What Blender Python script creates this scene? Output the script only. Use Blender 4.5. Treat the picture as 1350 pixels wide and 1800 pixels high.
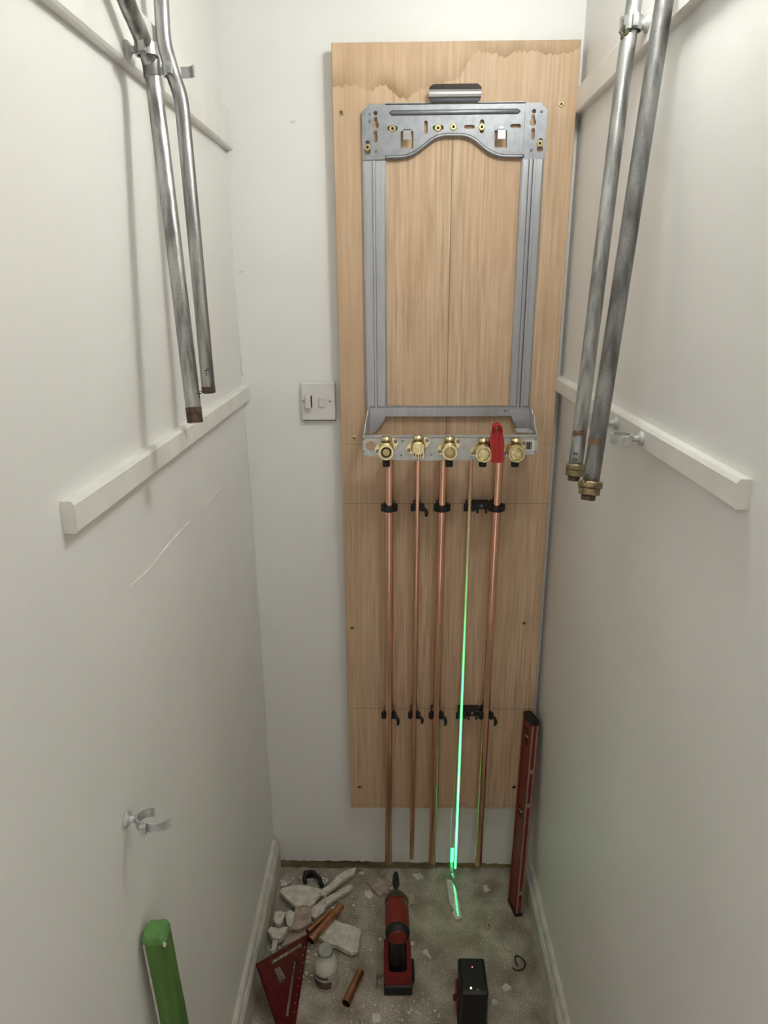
import bpy, bmesh, math, random
from mathutils import Vector, Matrix
random.seed(7)
scene = bpy.context.scene
COL = scene.collection
for o in list(bpy.data.objects): bpy.data.objects.remove(o)

# ------------------------------------------------------------------ camera
F, CX, CY = 1215.0, 675.0, 900.0          # focal length in pixels of a 1350 x 1800 frame
CAM = Vector((0.0, -1.68, 1.6983))
vx = Vector((697-CX, -(503-CY), -F)).normalized()      # vanishing point of the side walls
vd = Vector((700-CX, -(4620-CY), -F)).normalized()     # nadir
vz = -(vd - vd.dot(vx)*vx); vz.normalize()
vr = vx.cross(vz)
ROT = Matrix((vr, vx, vz))                # camera space -> world space
cd = bpy.data.cameras.new('camera'); cam = bpy.data.objects.new('camera', cd); COL.objects.link(cam)
cd.sensor_fit = 'VERTICAL'; cd.sensor_height = 36.0; cd.lens = 36.0*F/1800.0
cd.clip_start = 0.02
cam.matrix_world = Matrix.Translation(CAM) @ ROT.to_4x4()
scene.camera = cam
# ------------------------------------------------------------------ world + exposure
w = bpy.data.worlds.new('world'); scene.world = w; w.use_nodes = True
bg = w.node_tree.nodes['Background']; bg.inputs[0].default_value = (1.0, 0.93, 0.83, 1); bg.inputs[1].default_value = 0.68
vs = scene.view_settings
vs.view_transform = 'Standard'; vs.look = 'None'; vs.gamma = 1.0; vs.exposure = 0.35; vs.use_curve_mapping = False
LAMP = Vector((0.275, -0.74, 2.31)); LAMP_POWER = 78.0

# ------------------------------------------------------------------ helpers
def ray(u, v): return ROT @ Vector((u-CX, -(v-CY), -F)).normalized()
def at(u, v, ax, val):
    r = ray(u, v); t = (val-CAM[ax])/r[ax]; return CAM + r*t
def on_plane(u, v, p, nrm):
    r = ray(u, v); return CAM + r*((p-CAM).dot(nrm)/r.dot(nrm))
ORG = {}
class MB:
    def __init__(s): s.v = []; s.f = []; s.sm = []
    def add(s, vs_, fs, smooth=False):
        o = len(s.v); s.v += [Vector(p) for p in vs_]
        for q in fs: s.f.append([i+o for i in q]); s.sm.append(smooth)
        return s
    def bm(s, b, M=None, smooth=False):
        b.verts.ensure_lookup_table(); b.verts.index_update()
        s.add([(M @ p.co) if M else p.co.copy() for p in b.verts], [[q.index for q in f.verts] for f in b.faces], smooth); b.free(); return s
    def box(s, lo, hi, bev=0.0, M=None, seg=2):
        b = bmesh.new(); bmesh.ops.create_cube(b, size=1.0)
        c = [(lo[i]+hi[i])/2 for i in range(3)]; d = [abs(hi[i]-lo[i]) for i in range(3)]
        for p in b.verts: p.co = Vector((c[i]+p.co[i]*d[i] for i in range(3)))
        if bev: bmesh.ops.bevel(b, geom=list(b.edges), offset=bev, segments=seg, affect='EDGES', profile=0.5)
        return s.bm(b, M)
    def tube(s, pts, r, seg=16, cap=True, rs=None):
        pts = [Vector(p) for p in pts]; n = len(pts); o = len(s.v)
        t0 = (pts[1]-pts[0]).normalized(); a = t0.orthogonal().normalized()
        for i, p in enumerate(pts):
            t = ((pts[min(i+1, n-1)]-pts[max(i-1, 0)])).normalized()
            a = (a-a.dot(t)*t).normalized(); b = t.cross(a)
            rr = rs[i] if rs else r
            for k in range(seg):
                th = 2*math.pi*k/seg; s.v.append(p+(a*math.cos(th)+b*math.sin(th))*rr)
        for i in range(n-1):
            for k in range(seg):
                k2 = (k+1) % seg
                s.f.append([o+i*seg+k, o+i*seg+k2, o+(i+1)*seg+k2, o+(i+1)*seg+k]); s.sm.append(True)
        if cap:
            s.f.append([o+k for k in range(seg)][::-1]); s.sm.append(False)
            s.f.append([o+(n-1)*seg+k for k in range(seg)]); s.sm.append(False)
        return s
    def lathe(s, p0, d, prof, seg=24, smooth=True, phase=0.0):
        """prof: list of (distance along d, radius)"""
        p0 = Vector(p0); d = Vector(d).normalized(); a = d.orthogonal().normalized(); b = d.cross(a); o = len(s.v)
        for h, r in prof:
            for k in range(seg):
                th = 2*math.pi*k/seg+phase; s.v.append(p0+d*h+(a*math.cos(th)+b*math.sin(th))*max(r, 1e-5))
        for i in range(len(prof)-1):
            for k in range(seg):
                k2 = (k+1) % seg
                s.f.append([o+i*seg+k, o+i*seg+k2, o+(i+1)*seg+k2, o+(i+1)*seg+k]); s.sm.append(smooth)
        s.f.append([o+k for k in range(seg)][::-1]); s.sm.append(False)
        e = o+(len(prof)-1)*seg; s.f.append([e+k for k in range(seg)]); s.sm.append(False)
        return s
    def sheet(s, outer, holes, fn, t):
        """flat plate with holes; fn(a,b,h) -> world point, h from 0 to t"""
        b = bmesh.new(); E = []
        for loop in [outer]+list(holes):
            vv = [b.verts.new((p[0], p[1], 0)) for p in loop]
            for i in range(len(vv)): E.append(b.edges.new((vv[i], vv[(i+1) % len(vv)])))
        bmesh.ops.triangle_fill(b, use_beauty=True, use_dissolve=False, edges=E)
        r = bmesh.ops.extrude_face_region(b, geom=list(b.faces))
        for g in r['geom']:
            if isinstance(g, bmesh.types.BMVert): g.co.z = 1.0
        bmesh.ops.recalc_face_normals(b, faces=list(b.faces))
        for p in b.verts: p.co = fn(p.co.x, p.co.y, p.co.z*t)
        bmesh.ops.recalc_face_normals(b, faces=list(b.faces))
        return s.bm(b)
    def extrude(s, prof, p0, p1, ax, ay, smooth=False):
        """closed 2-D profile (in ax, ay) swept from p0 to p1"""
        p0, p1, ax, ay = Vector(p0), Vector(p1), Vector(ax), Vector(ay); n = len(prof); o = len(s.v)
        for p in (p0, p1):
            for a, b in prof: s.v.append(p+ax*a+ay*b)
        for k in range(n):
            k2 = (k+1) % n; s.f.append([o+k, o+k2, o+n+k2, o+n+k]); s.sm.append(smooth)
        s.f.append([o+k for k in range(n)][::-1]); s.sm.append(False); s.f.append([o+n+k for k in range(n)]); s.sm.append(False)
        return s
    def band(s, path, th, z0, z1, o3, ex, ey):
        """bent strip: path of 2-D points in the plane ex, ey; stands from z0 to z1"""
        o3, ex, ey = Vector(o3), Vector(ex), Vector(ey); n = len(path); P = [Vector((p[0], p[1])) for p in path]; L = []; R_ = []
        for i in range(n):
            t = (P[min(i+1, n-1)]-P[max(i-1, 0)]).normalized(); nn = Vector((-t.y, t.x))
            L.append(P[i]+nn*th/2); R_.append(P[i]-nn*th/2)
        poly = L+R_[::-1]; o = len(s.v); m = len(poly)
        for z in (z0, z1):
            for p in poly: s.v.append(o3+ex*p.x+ey*p.y+Vector((0, 0, z)))
        for k in range(m):
            k2 = (k+1) % m; s.f.append([o+k, o+k2, o+m+k2, o+m+k]); s.sm.append(False)
        for i in range(n-1):
            a, b2, c, d = i, i+1, m-2-i, m-1-i
            s.f.append([o+a, o+d, o+c, o+b2]); s.sm.append(False)
            s.f.append([o+m+a, o+m+b2, o+m+c, o+m+d]); s.sm.append(False)
        return s
    def build(s, name, mat, parent=None, label=None, cat=None, group=None, kind=None, org=None, recalc=True):
        if parent is not None: og = ORG[parent.name]
        elif org is not None: og = Vector(org)
        else:
            og = Vector((sum(p.x for p in s.v)/len(s.v), sum(p.y for p in s.v)/len(s.v), min(p.z for p in s.v)))
        me = bpy.data.meshes.new(name); me.from_pydata([tuple(p-og) for p in s.v], [], s.f)
        me.polygons.foreach_set('use_smooth', s.sm)
        if recalc:
            b = bmesh.new(); b.from_mesh(me); bmesh.ops.recalc_face_normals(b, faces=list(b.faces)); b.to_mesh(me); b.free()
        me.materials.append(mat); o = bpy.data.objects.new(name, me); COL.objects.link(o)
        ORG[o.name] = og
        if parent is not None: o.parent = parent
        else: o.location = og
        tag(o, label, cat, group, kind); return o
def tag(o, label=None, cat=None, group=None, kind=None):
    if label: o['label'] = label
    if cat: o['category'] = cat
    if group: o['group'] = group
    if kind: o['kind'] = kind
    return o
def thing(name, loc, label, cat, group=None):
    o = bpy.data.objects.new(name, None); COL.objects.link(o); o.location = loc; o.empty_display_size = 0.05
    ORG[o.name] = Vector(loc); return tag(o, label, cat, group)
def arc(cx, cy, r, a0, a1, n=10): return [(cx+r*math.cos(math.radians(a0+(a1-a0)*i/n)), cy+r*math.sin(math.radians(a0+(a1-a0)*i/n))) for i in range(n+1)]
def smooth_path(pts, n=8):
    P = [Vector(p) for p in pts]; out = []
    for i in range(len(P)-1):
        p0 = P[max(i-1, 0)]; p1 = P[i]; p2 = P[i+1]; p3 = P[min(i+2, len(P)-1)]
        for k in range(n):
            t = k/n; out.append(0.5*((2*p1)+(-p0+p2)*t+(2*p0-5*p1+4*p2-p3)*t*t+(-p0+3*p1-3*p2+p3)*t**3))
    return out+[P[-1]]

# ------------------------------------------------------------------ materials
def lin(c): c /= 255.0; return c/12.92 if c <= 0.04045 else ((c+0.055)/1.055)**2.4
def rgb(r, g, b): return (lin(r), lin(g), lin(b), 1)
def mat(name, col, rough=0.5, metal=0.0, var=0.0, vscale=20.0, bump=0.0, bscale=60.0, stretch=(1, 1, 1), col2=None, detail=6.0, coat=0.0, lo=0.35, hi=0.65, speck=0.0):
    m = bpy.data.materials.new(name); m.use_nodes = True; N = m.node_tree.nodes; L = m.node_tree.links; B = N['Principled BSDF']
    B.inputs['Base Color'].default_value = col; B.inputs['Roughness'].default_value = rough; B.inputs['Metallic'].default_value = metal
    B.inputs['Coat Weight'].default_value = coat
    g = N.new('ShaderNodeNewGeometry'); mp = N.new('ShaderNodeMapping'); mp.inputs['Scale'].default_value = stretch; L.new(g.outputs['Position'], mp.inputs[0])
    if var or col2:
        n = N.new('ShaderNodeTexNoise'); n.inputs['Scale'].default_value = vscale; n.inputs['Detail'].default_value = detail; L.new(mp.outputs[0], n.inputs[0])
        r = N.new('ShaderNodeValToRGB'); r.color_ramp.elements[0].position = lo; r.color_ramp.elements[1].position = hi
        c2 = col2 if col2 else tuple(c*(1-var) for c in col[:3])+(1,)
        r.color_ramp.elements[0].color = c2; r.color_ramp.elements[1].color = col
        L.new(n.outputs[0], r.inputs[0]); L.new(r.outputs[0], B.inputs['Base Color'])
    if speck:
        n3 = N.new('ShaderNodeTexNoise'); n3.inputs['Scale'].default_value = 330.0; n3.inputs['Detail'].default_value = 3; L.new(g.outputs['Position'], n3.inputs[0])
        r3 = N.new('ShaderNodeValToRGB'); r3.color_ramp.elements[0].position = 0.35; r3.color_ramp.elements[1].position = 0.68
        r3.color_ramp.elements[0].color = (1-speck,)*3+(1,); r3.color_ramp.elements[1].color = (1+speck*1.3,)*3+(1,); L.new(n3.outputs[0], r3.inputs[0])
        mx = N.new('ShaderNodeMix'); mx.data_type = 'RGBA'; mx.blend_type = 'MULTIPLY'; mx.inputs[0].default_value = 1.0
        L.new(r.outputs[0], mx.inputs[6]); L.new(r3.outputs[0], mx.inputs[7]); L.new(mx.outputs[2], B.inputs['Base Color'])
    if bump:
        n2 = N.new('ShaderNodeTexNoise'); n2.inputs['Scale'].default_value = bscale; n2.inputs['Detail'].default_value = 5; L.new(mp.outputs[0], n2.inputs[0])
        bp = N.new('ShaderNodeBump'); bp.inputs['Strength'].default_value = bump; bp.inputs['Distance'].default_value = 0.004
        L.new(n2.outputs[0], bp.inputs['Height']); L.new(bp.outputs[0], B.inputs['Normal'])
    return m
M = {}
M['wall'] = mat('wall_paint', (0.82, 0.808, 0.785, 1), 0.42, var=0.05, vscale=3.0, bump=0.22, bscale=28.0)
M['wallback'] = mat('wall_paint_back', (0.82, 0.812, 0.795, 1), 0.5, var=0.04, vscale=4.0, bump=0.18, bscale=35.0)
M['trim'] = mat('trim_gloss_paint', (0.80, 0.79, 0.75, 1), 0.32, var=0.08, vscale=14.0, bump=0.30, bscale=60.0)
M['skirt'] = mat('skirting_paint', (0.72, 0.69, 0.62, 1), 0.38, var=0.25, vscale=26.0, bump=0.25, bscale=50.0)
M['ceil'] = mat('ceiling_paint', (0.82, 0.82, 0.80, 1), 0.8, var=0.03)
M['floor'] = mat('dusty_concrete', (0.50, 0.45, 0.37, 1), 0.9, vscale=13.0, col2=(0.25, 0.215, 0.16, 1), bump=0.8, bscale=70.0, detail=12.0, lo=0.34, hi=0.68, speck=0.35)
M['sole'] = mat('old_timber_sole', (0.30, 0.235, 0.12, 1), 0.85, vscale=9.0, col2=(0.09, 0.075, 0.035, 1), bump=0.8, bscale=40.0, stretch=(0.6, 3, 3))
M['plaster'] = mat('broken_plaster', (0.78, 0.75, 0.68, 1), 0.9, vscale=60.0, col2=(0.58, 0.54, 0.46, 1), bump=0.7, bscale=120.0)
M['plaster_pink'] = mat('pink_plaster', (0.52, 0.42, 0.35, 1), 0.95, vscale=50.0, col2=(0.34, 0.27, 0.21, 1), bump=0.8, bscale=110.0)
M['galv'] = mat('galvanised_sheet', (0.29, 0.30, 0.32, 1), 0.46, metal=0.8, var=0.18, vscale=70.0, bump=0.04, bscale=200.0)
M['galv_rail'] = mat('galvanised_rail', (0.46, 0.47, 0.50, 1), 0.40, metal=0.88, var=0.12, vscale=40.0, stretch=(4, 4, 0.3))
M['galv_plate'] = mat('zinc_plate', (0.56, 0.57, 0.56, 1), 0.45, metal=0.6, var=0.15, vscale=70.0, bump=0.04, bscale=200.0)
M['tabmetal'] = mat('bright_zinc', (0.50, 0.51, 0.52, 1), 0.25, metal=1.0, var=0.1, vscale=60.0, stretch=(0.2, 3, 3))
M['pipe'] = mat('galvanised_pipe', (0.43, 0.43, 0.425, 1), 0.36, metal=1.0, vscale=34.0, col2=(0.19, 0.19, 0.185, 1), stretch=(2.6, 2.6, 0.22), bump=0.16, bscale=60.0, lo=0.34, hi=0.60, detail=9.0, speck=0.08)
M['pipe_dark'] = mat('weathered_pipe', (0.27, 0.27, 0.265, 1), 0.42, metal=0.9, vscale=26.0, col2=(0.11, 0.105, 0.10, 1), stretch=(2.6, 2.6, 0.25), bump=0.18, bscale=60.0, lo=0.34, hi=0.62, detail=9.0, speck=0.09)
M['thread'] = mat('rusty_thread', (0.13, 0.085, 0.06, 1), 0.6, metal=0.5, var=0.6, vscale=120.0)
M['rust'] = mat('rust_patch', (0.20, 0.11, 0.06, 1), 0.8, var=0.5, vscale=200.0)
M['clipmetal'] = mat('zinc_pipe_clip', (0.52, 0.53, 0.52, 1), 0.35, metal=0.9, var=0.4, vscale=60.0)
M['clippaint'] = mat('paint_splashed_clip', (0.66, 0.67, 0.66, 1), 0.4, metal=0.3, var=0.4, vscale=60.0)
M['copper'] = mat('copper', (0.88, 0.52, 0.38, 1), 0.2, metal=1.0, var=0.18, vscale=14.0, stretch=(2, 2, 0.5))
M['copper_thin'] = mat('tarnished_copper', (0.80, 0.47, 0.33, 1), 0.5, metal=0.5, var=0.2, vscale=20.0, stretch=(2, 2, 0.5))
M['copper_old'] = mat('dull_copper', (0.58, 0.29, 0.16, 1), 0.38, metal=0.95, var=0.4, vscale=30.0)
M['brass'] = mat('brass', (0.82, 0.70, 0.41, 1), 0.22, metal=1.0, var=0.25, vscale=90.0)
M['brass_dark'] = mat('dark_brass', (0.52, 0.42, 0.21, 1), 0.34, metal=1.0, var=0.35, vscale=90.0)
M['old_brass'] = mat('dull_old_brass', (0.34, 0.27, 0.15, 1), 0.42, metal=0.85, var=0.5, vscale=120.0)
M['screw'] = mat('brassed_screw', (0.62, 0.52, 0.26, 1), 0.3, metal=1.0, var=0.3, vscale=300.0)
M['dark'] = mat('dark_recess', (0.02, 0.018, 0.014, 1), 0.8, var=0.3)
M['blackp'] = mat('black_plastic', (0.008, 0.008, 0.009, 1), 0.5, var=0.3, vscale=90.0)
M['blackg'] = mat('black_glossy_plastic', (0.006, 0.006, 0.008, 1), 0.3, var=0.3, vscale=40.0)
M['redp'] = mat('red_plastic_handle', (0.46, 0.016, 0.012, 1), 0.3, var=0.15, vscale=60.0)
M['redtool'] = mat('red_tool_shell', (0.22, 0.013, 0.010, 1), 0.42, var=0.3, vscale=60.0)
M['redlevel'] = mat('red_level_paint', (0.20, 0.020, 0.011, 1), 0.45, var=0.25, vscale=40.0)
M['redsq'] = mat('red_anodised', (0.135, 0.008, 0.011, 1), 0.4, metal=0.2, var=0.3, vscale=40.0)
M['palealu'] = mat('milled_aluminium_edge', (0.40, 0.29, 0.25, 1), 0.45, metal=0.3, var=0.2)
M['white_pl'] = mat('white_switch_plastic', (0.70, 0.68, 0.665, 1), 0.35, var=0.06, vscale=40.0)
M['bottle'] = mat('white_bottle_plastic', (0.66, 0.64, 0.56, 1), 0.35, var=0.1, vscale=40.0)
M['cap'] = mat('grey_bottle_cap', (0.36, 0.355, 0.32, 1), 0.22, var=0.1, vscale=40.0)
M['label_d'] = mat('bottle_label_print', (0.10, 0.06, 0.06, 1), 0.45, vscale=18.0, col2=(0.03, 0.025, 0.03, 1), lo=0.45, hi=0.5)
M['label_l'] = mat('bottle_label_paper', (0.55, 0.50, 0.43, 1), 0.5, var=0.25, vscale=120.0)
M['green'] = mat('green_paint', (0.085, 0.20, 0.036, 1), 0.55, vscale=18.0, col2=(0.04, 0.11, 0.02, 1), stretch=(3, 3, 0.4), bump=0.25, bscale=50.0)
M['greentop'] = mat('green_paint_end_grain', (0.14, 0.31, 0.085, 1), 0.6, vscale=40.0, col2=(0.09, 0.23, 0.06, 1), stretch=(3, 0.6, 1), bump=0.3, bscale=60.0)
M['barewood'] = mat('scuffed_white_edge', (0.62, 0.60, 0.52, 1), 0.6, var=0.2, vscale=60.0)
M['paper'] = mat('white_sticker', (0.74, 0.73, 0.70, 1), 0.5, var=0.05)
M['ink'] = mat('marker_ink', (0.012, 0.012, 0.012, 1), 0.6, var=0.2)
M['moss'] = mat('hemp_and_paste', (0.10, 0.095, 0.05, 1), 0.9, var=0.6, vscale=150.0, bump=1.0, bscale=200.0)
M['batten'] = mat('batten_wood', (0.45, 0.32, 0.18, 1), 0.7, var=0.3, vscale=30.0)
def emit(name, col, s):
    m = bpy.data.materials.new(name); m.use_nodes = True; N = m.node_tree.nodes; N.remove(N['Principled BSDF'])
    e = N.new('ShaderNodeEmission'); e.inputs[0].default_value = col; e.inputs[1].default_value = s
    m.node_tree.links.new(e.outputs[0], N['Material Output'].inputs[0]); return m

def plywood():
    m = bpy.data.materials.new('plywood'); m.use_nodes = True; N = m.node_tree.nodes; L = m.node_tree.links; B = N['Principled BSDF']
    B.inputs['Roughness'].default_value = 0.55
    g = N.new('ShaderNodeNewGeometry'); sx = N.new('ShaderNodeSeparateXYZ'); L.new(g.outputs['Position'], sx.inputs[0])
    def math_(op, a, b=None, c=None, clamp=False):
        n = N.new('ShaderNodeMath'); n.operation = op; n.use_clamp = clamp
        for i, q in enumerate((a, b, c)):
            if q is None: continue
            if isinstance(q, (int, float)): n.inputs[i].default_value = q
            else: L.new(q, n.inputs[i])
        return n.outputs[0]
    def noise(scale, stretch, detail=4.0):
        mp = N.new('ShaderNodeMapping'); mp.inputs['Scale'].default_value = stretch; L.new(g.outputs['Position'], mp.inputs[0])
        n = N.new('ShaderNodeTexNoise'); n.inputs['Scale'].default_value = scale; n.inputs['Detail'].default_value = detail; L.new(mp.outputs[0], n.inputs[0]); return n.outputs[0]
    def mix(f, a, b, typ='MIX'):
        n = N.new('ShaderNodeMix'); n.data_type = 'RGBA'; n.blend_type = typ
        for s_, q in ((n.inputs[0], f), (n.inputs[6], a), (n.inputs[7], b)):
            if isinstance(q, (int, float)): s_.default_value = q
            elif isinstance(q, tuple): s_.default_value = q
            else: L.new(q, s_)
        return n.outputs[2]
    x, z = sx.outputs[0], sx.outputs[2]
    fine = noise(190, (1, 1, 0.035), 7); broad = noise(16, (1, 1, 0.10), 4); blotch = noise(5, (1, 1, 0.5), 3)
    finec = math_('MULTIPLY_ADD', math_('SUBTRACT', fine, 0.5), 2.4, 0.5, clamp=True)
    base = mix(finec, (0.39, 0.255, 0.155, 1), (0.70, 0.515, 0.35, 1))
    base = mix(math_('MULTIPLY_ADD', math_('SUBTRACT', broad, 0.5), 2.2, 0.35, clamp=True), base, (0.47, 0.31, 0.185, 1))
    base = mix(math_('MULTIPLY', blotch, 0.30), base, (0.66, 0.475, 0.315, 1))
    # cathedral figure: stretched rings round two hearts
    warp = noise(6, (1, 1, 0.6), 3)
    for (hx, hz, kz) in ((0.035, 1.72, 0.42), (0.24, 1.76, 0.25)):
        dx = math_('SUBTRACT', x, hx); dz = math_('MULTIPLY', math_('SUBTRACT', z, hz), kz)
        d = math_('SQRT', math_('ADD', math_('MULTIPLY', dx, dx), math_('MULTIPLY', dz, dz)))
        ph = math_('ADD', math_('MULTIPLY', d, 360.0), math_('MULTIPLY', warp, 22.0))
        rg = math_('MULTIPLY_ADD', math_('SINE', ph), 0.5, 0.5)
        fall = math_('SUBTRACT', 1.0, math_('MULTIPLY', d, 11.0), clamp=True)
        base = mix(math_('MULTIPLY', math_('MULTIPLY', rg, fall), 0.26), base, (0.47, 0.27, 0.155, 1))
    # water stain at the top: jagged tide mark
    fc = N.new('ShaderNodeFloatCurve'); c = fc.mapping.curves[0]
    tide = [(582, 155), (620, 150), (650, 158), (672, 150), (692, 163), (712, 174), (730, 162), (770, 147), (800, 141), (815, 124), (826, 104), (842, 92), (870, 95), (890, 100), (902, 93), (940, 90), (960, 95), (1000, 92), (1022, 80)]
    pts = []
    for u_, v_ in tide:
        q_ = at(u_, v_, 1, -0.04); pts.append((min(max((q_.x+0.135)/0.515, 0.0), 1.0), (q_.z-1.985)/0.20))
    c.points[0].location = pts[0]; c.points[1].location = pts[-1]
    for p in pts[1:-1]: c.points.new(*p)
    fc.mapping.update()
    un = math_('DIVIDE', math_('ADD', x, 0.135), 0.515, clamp=True); L.new(un, fc.inputs['Value'])
    jag = math_('MULTIPLY', math_('SUBTRACT', noise(110, (1, 0, 0.0), 4), 0.5), 0.026)
    bz = math_('ADD', math_('MULTIPLY_ADD', fc.outputs[0], 0.20, 1.985), jag)
    dd = math_('SUBTRACT', z, bz)
    inside = math_('GREATER_THAN', dd, 0.0)
    edge = math_('SUBTRACT', 1.0, math_('DIVIDE', dd, 0.050), clamp=True)
    edge = math_('MULTIPLY', edge, math_('MULTIPLY', inside, math_('MULTIPLY_ADD', noise(14, (1, 1, 1), 2), 1.5, 0.05)), clamp=True)
    edge = math_('MULTIPLY_ADD', math_('POWER', edge, 2.5), 0.65, math_('MULTIPLY', edge, 0.45), clamp=True)
    base = mix(math_('MULTIPLY', edge, 0.95), base, (0.22, 0.13, 0.045, 1))
    base = mix(math_('MULTIPLY', inside, 0.16), base, (0.55, 0.36, 0.20, 1))
    # low tide mark near the foot
    jb = math_('ADD', math_('MULTIPLY', noise(30, (1, 0, 0), 4), 0.05), 0.245)
    db = math_('ABSOLUTE', math_('SUBTRACT', z, jb))
    base = mix(math_('MULTIPLY', math_('SUBTRACT', 1.0, math_('DIVIDE', db, 0.004), clamp=True), 0.35), base, (0.22, 0.14, 0.06, 1))
    # pencil lines
    def line(axis, pos, wd, k, lo=None, hi=None):
        nonlocal base
        d = math_('LESS_THAN', math_('ABSOLUTE', math_('SUBTRACT', axis, pos)), wd)
        if hi: d = math_('MULTIPLY', d, math_('LESS_THAN', z, hi))
        base = mix(math_('MULTIPLY', d, k), base, (0.10, 0.075, 0.055, 1))
    line(x, 0.119, 0.0011, 0.7, None, 2.06); line(z, 1.1845, 0.001, 0.5); line(z, 0.5935, 0.001, 0.5); line(z, 1.335, 0.0008, 0.3)
    L.new(base, B.inputs['Base Color'])
    bp = N.new('ShaderNodeBump'); bp.inputs['Strength'].default_value = 0.12; bp.inputs['Distance'].default_value = 0.002; L.new(fine, bp.inputs['Height']); L.new(bp.outputs[0], B.inputs['Normal'])
    return m
M['ply'] = plywood()

# ------------------------------------------------------------------ the room
XL, XR, YF, ZC = -0.3735, 0.3905, -2.15, 2.42
MB().box((XL-0.1, YF, -0.06), (XR+0.1, 0.12, 0.0)).build('floor', M['floor'], kind='structure', org=(0, -1, 0))
MB().box((XL-0.1, YF, ZC), (XR+0.1, 0.12, ZC+0.05)).build('ceiling', M['ceil'], kind='structure', org=(0, -1, ZC))
wl = MB().box((XL-0.1, YF, 0.0), (XL, 0.12, ZC)).build('wall_left', M['wall'], kind='structure', org=(XL, -1, 0))
MB().box((XR, YF, 0.0), (XR+0.1, 0.12, ZC)).build('wall_right', M['wall'], kind='structure', org=(XR, -1, 0))
# back wall: the plaster stops short of the floor with a ragged lower edge
pts = []; n = 60
for i in range(n+1):
    xx = XL+(XR-XL)*i/n; pts.append((xx, 0.026-0.008*i/n+random.uniform(-0.0025, 0.0025)))
wb = MB().sheet(pts+[(XR, ZC), (XL, ZC)], [], lambda a, b, h: Vector((a, h, b)), 0.02).build('wall_back', M['wallback'], kind='structure', org=(0, 0, 0))
MB().box((XL, 0.02, 0.0), (XR, 0.1, ZC)).build('backing', M['dark'], wb)
# sole plate seen in the gap: two butted lengths of old timber
m = MB(); xs = at(762, 1518, 1, 0.008)[0]
def rough_bar(x0, x1, z1, yb, amp):
    prof = []
    N_ = 22; vv = []; ff = []
    for i in range(N_+1):
        xx = x0+(x1-x0)*i/N_
        j = [random.uniform(-amp, amp) for _ in range(3)]
        vv += [(xx, yb+j[0]-0.006, 0.0), (xx, yb+j[1], z1+j[2]), (xx, 0.019, z1+j[2])]
    for i in range(N_):
        a = i*3; ff += [(a, a+3, a+4, a+1), (a+1, a+4, a+5, a+2)]
    ff += [(0, 1, 2), (N_*3, N_*3+2, N_*3+1)]
    return MB().add(vv, ff)
rough_bar(XL, xs, 0.020, 0.003, 0.003).build('sole_plate', M['sole'], wb)
rough_bar(xs+0.004, XR, 0.012, 0.008, 0.003).build('sole_plate', M['sole'], wb)

# rails on the side walls
def rail(n_, x0, out, y0, y1, z0, z1, th):
    # slightly eased front edges; runs along y
    e = 0.003
    prof = [(0, z0), (th-e, z0), (th, z0+e), (th, z1-e*1.6), (th-e*1.2, z1), (0, z1)]
    MB().extrude([(a*out, b) for a, b in prof], (x0, y0, 0), (x0, y1, 0), (1, 0, 0), (0, 0, 1)).build('trim_%d' % n_, M['trim'], kind='structure', org=(x0, y0, z0))
rail(1, XL, 1, 0.0, -0.955, 1.436, 1.474, 0.016)
rail(2, XL, 1, 0.0, YF, 1.984, 2.070, 0.016)
rail(3, XR, -1, 0.0, -0.94, 1.459, 1.494, 0.016)
rail(4, XR, -1, 0.0, YF, 2.040, 2.090, 0.016)
# skirting boards with a stepped moulding
def skirt(nm, x0, out, y0, h):
    prof = [(0, 0), (0.019, 0), (0.019, h-0.030), (0.0165, h-0.027), (0.0165, h-0.020), (0.013, h-0.017), (0.0115, h-0.006), (0.008, h), (0, h)]
    MB().extrude([(a*out, b) for a, b in prof], (x0, y0, 0), (x0, YF, 0), (1, 0, 0), (0, 0, 1)).build(nm, M['skirt'], kind='structure', org=(x0, y0, 0))
skirt('baseboard_left', XL, 1, -0.012, 0.118)
skirt('baseboard_right', XR, -1, -0.075, 0.118)
# paint ridges and blobs on the walls
def ridge(px, wall, ax, val, r, name='paint_ridge'):
    P = [at(u, v, ax, val) for u, v in px]; Q = smooth_path(P, 6)
    MB().tube(Q, r, 6, rs=[r*random.uniform(0.5, 1.1) for _ in Q]).build(name, M['wall'], wall)
ridge([(228, 1031), (262, 1000), (300, 952), (325, 925), (334, 917)], wl, 0, XL, 0.0013)
ridge([(362, 888), (375, 872), (389, 856)], wl, 0, XL, 0.0012)
ridge([(352, 905), (354, 907)], wl, 0, XL, 0.0022)
ridge([(373, 20), (388, 180), (398, 330), (412, 480), (426, 660)], wb, 1, 0.0, 0.0022)
ridge([(432, 740), (446, 930), (463, 1190), (478, 1430)], wb, 1, 0.0, 0.0018)
for (u, v) in ((516, 214), (424, 478), (428, 742), (488, 1280)): ridge([(u-4, v), (u+4, v-2)], wb, 1, 0.0, 0.0024, 'paint_blob')

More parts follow.
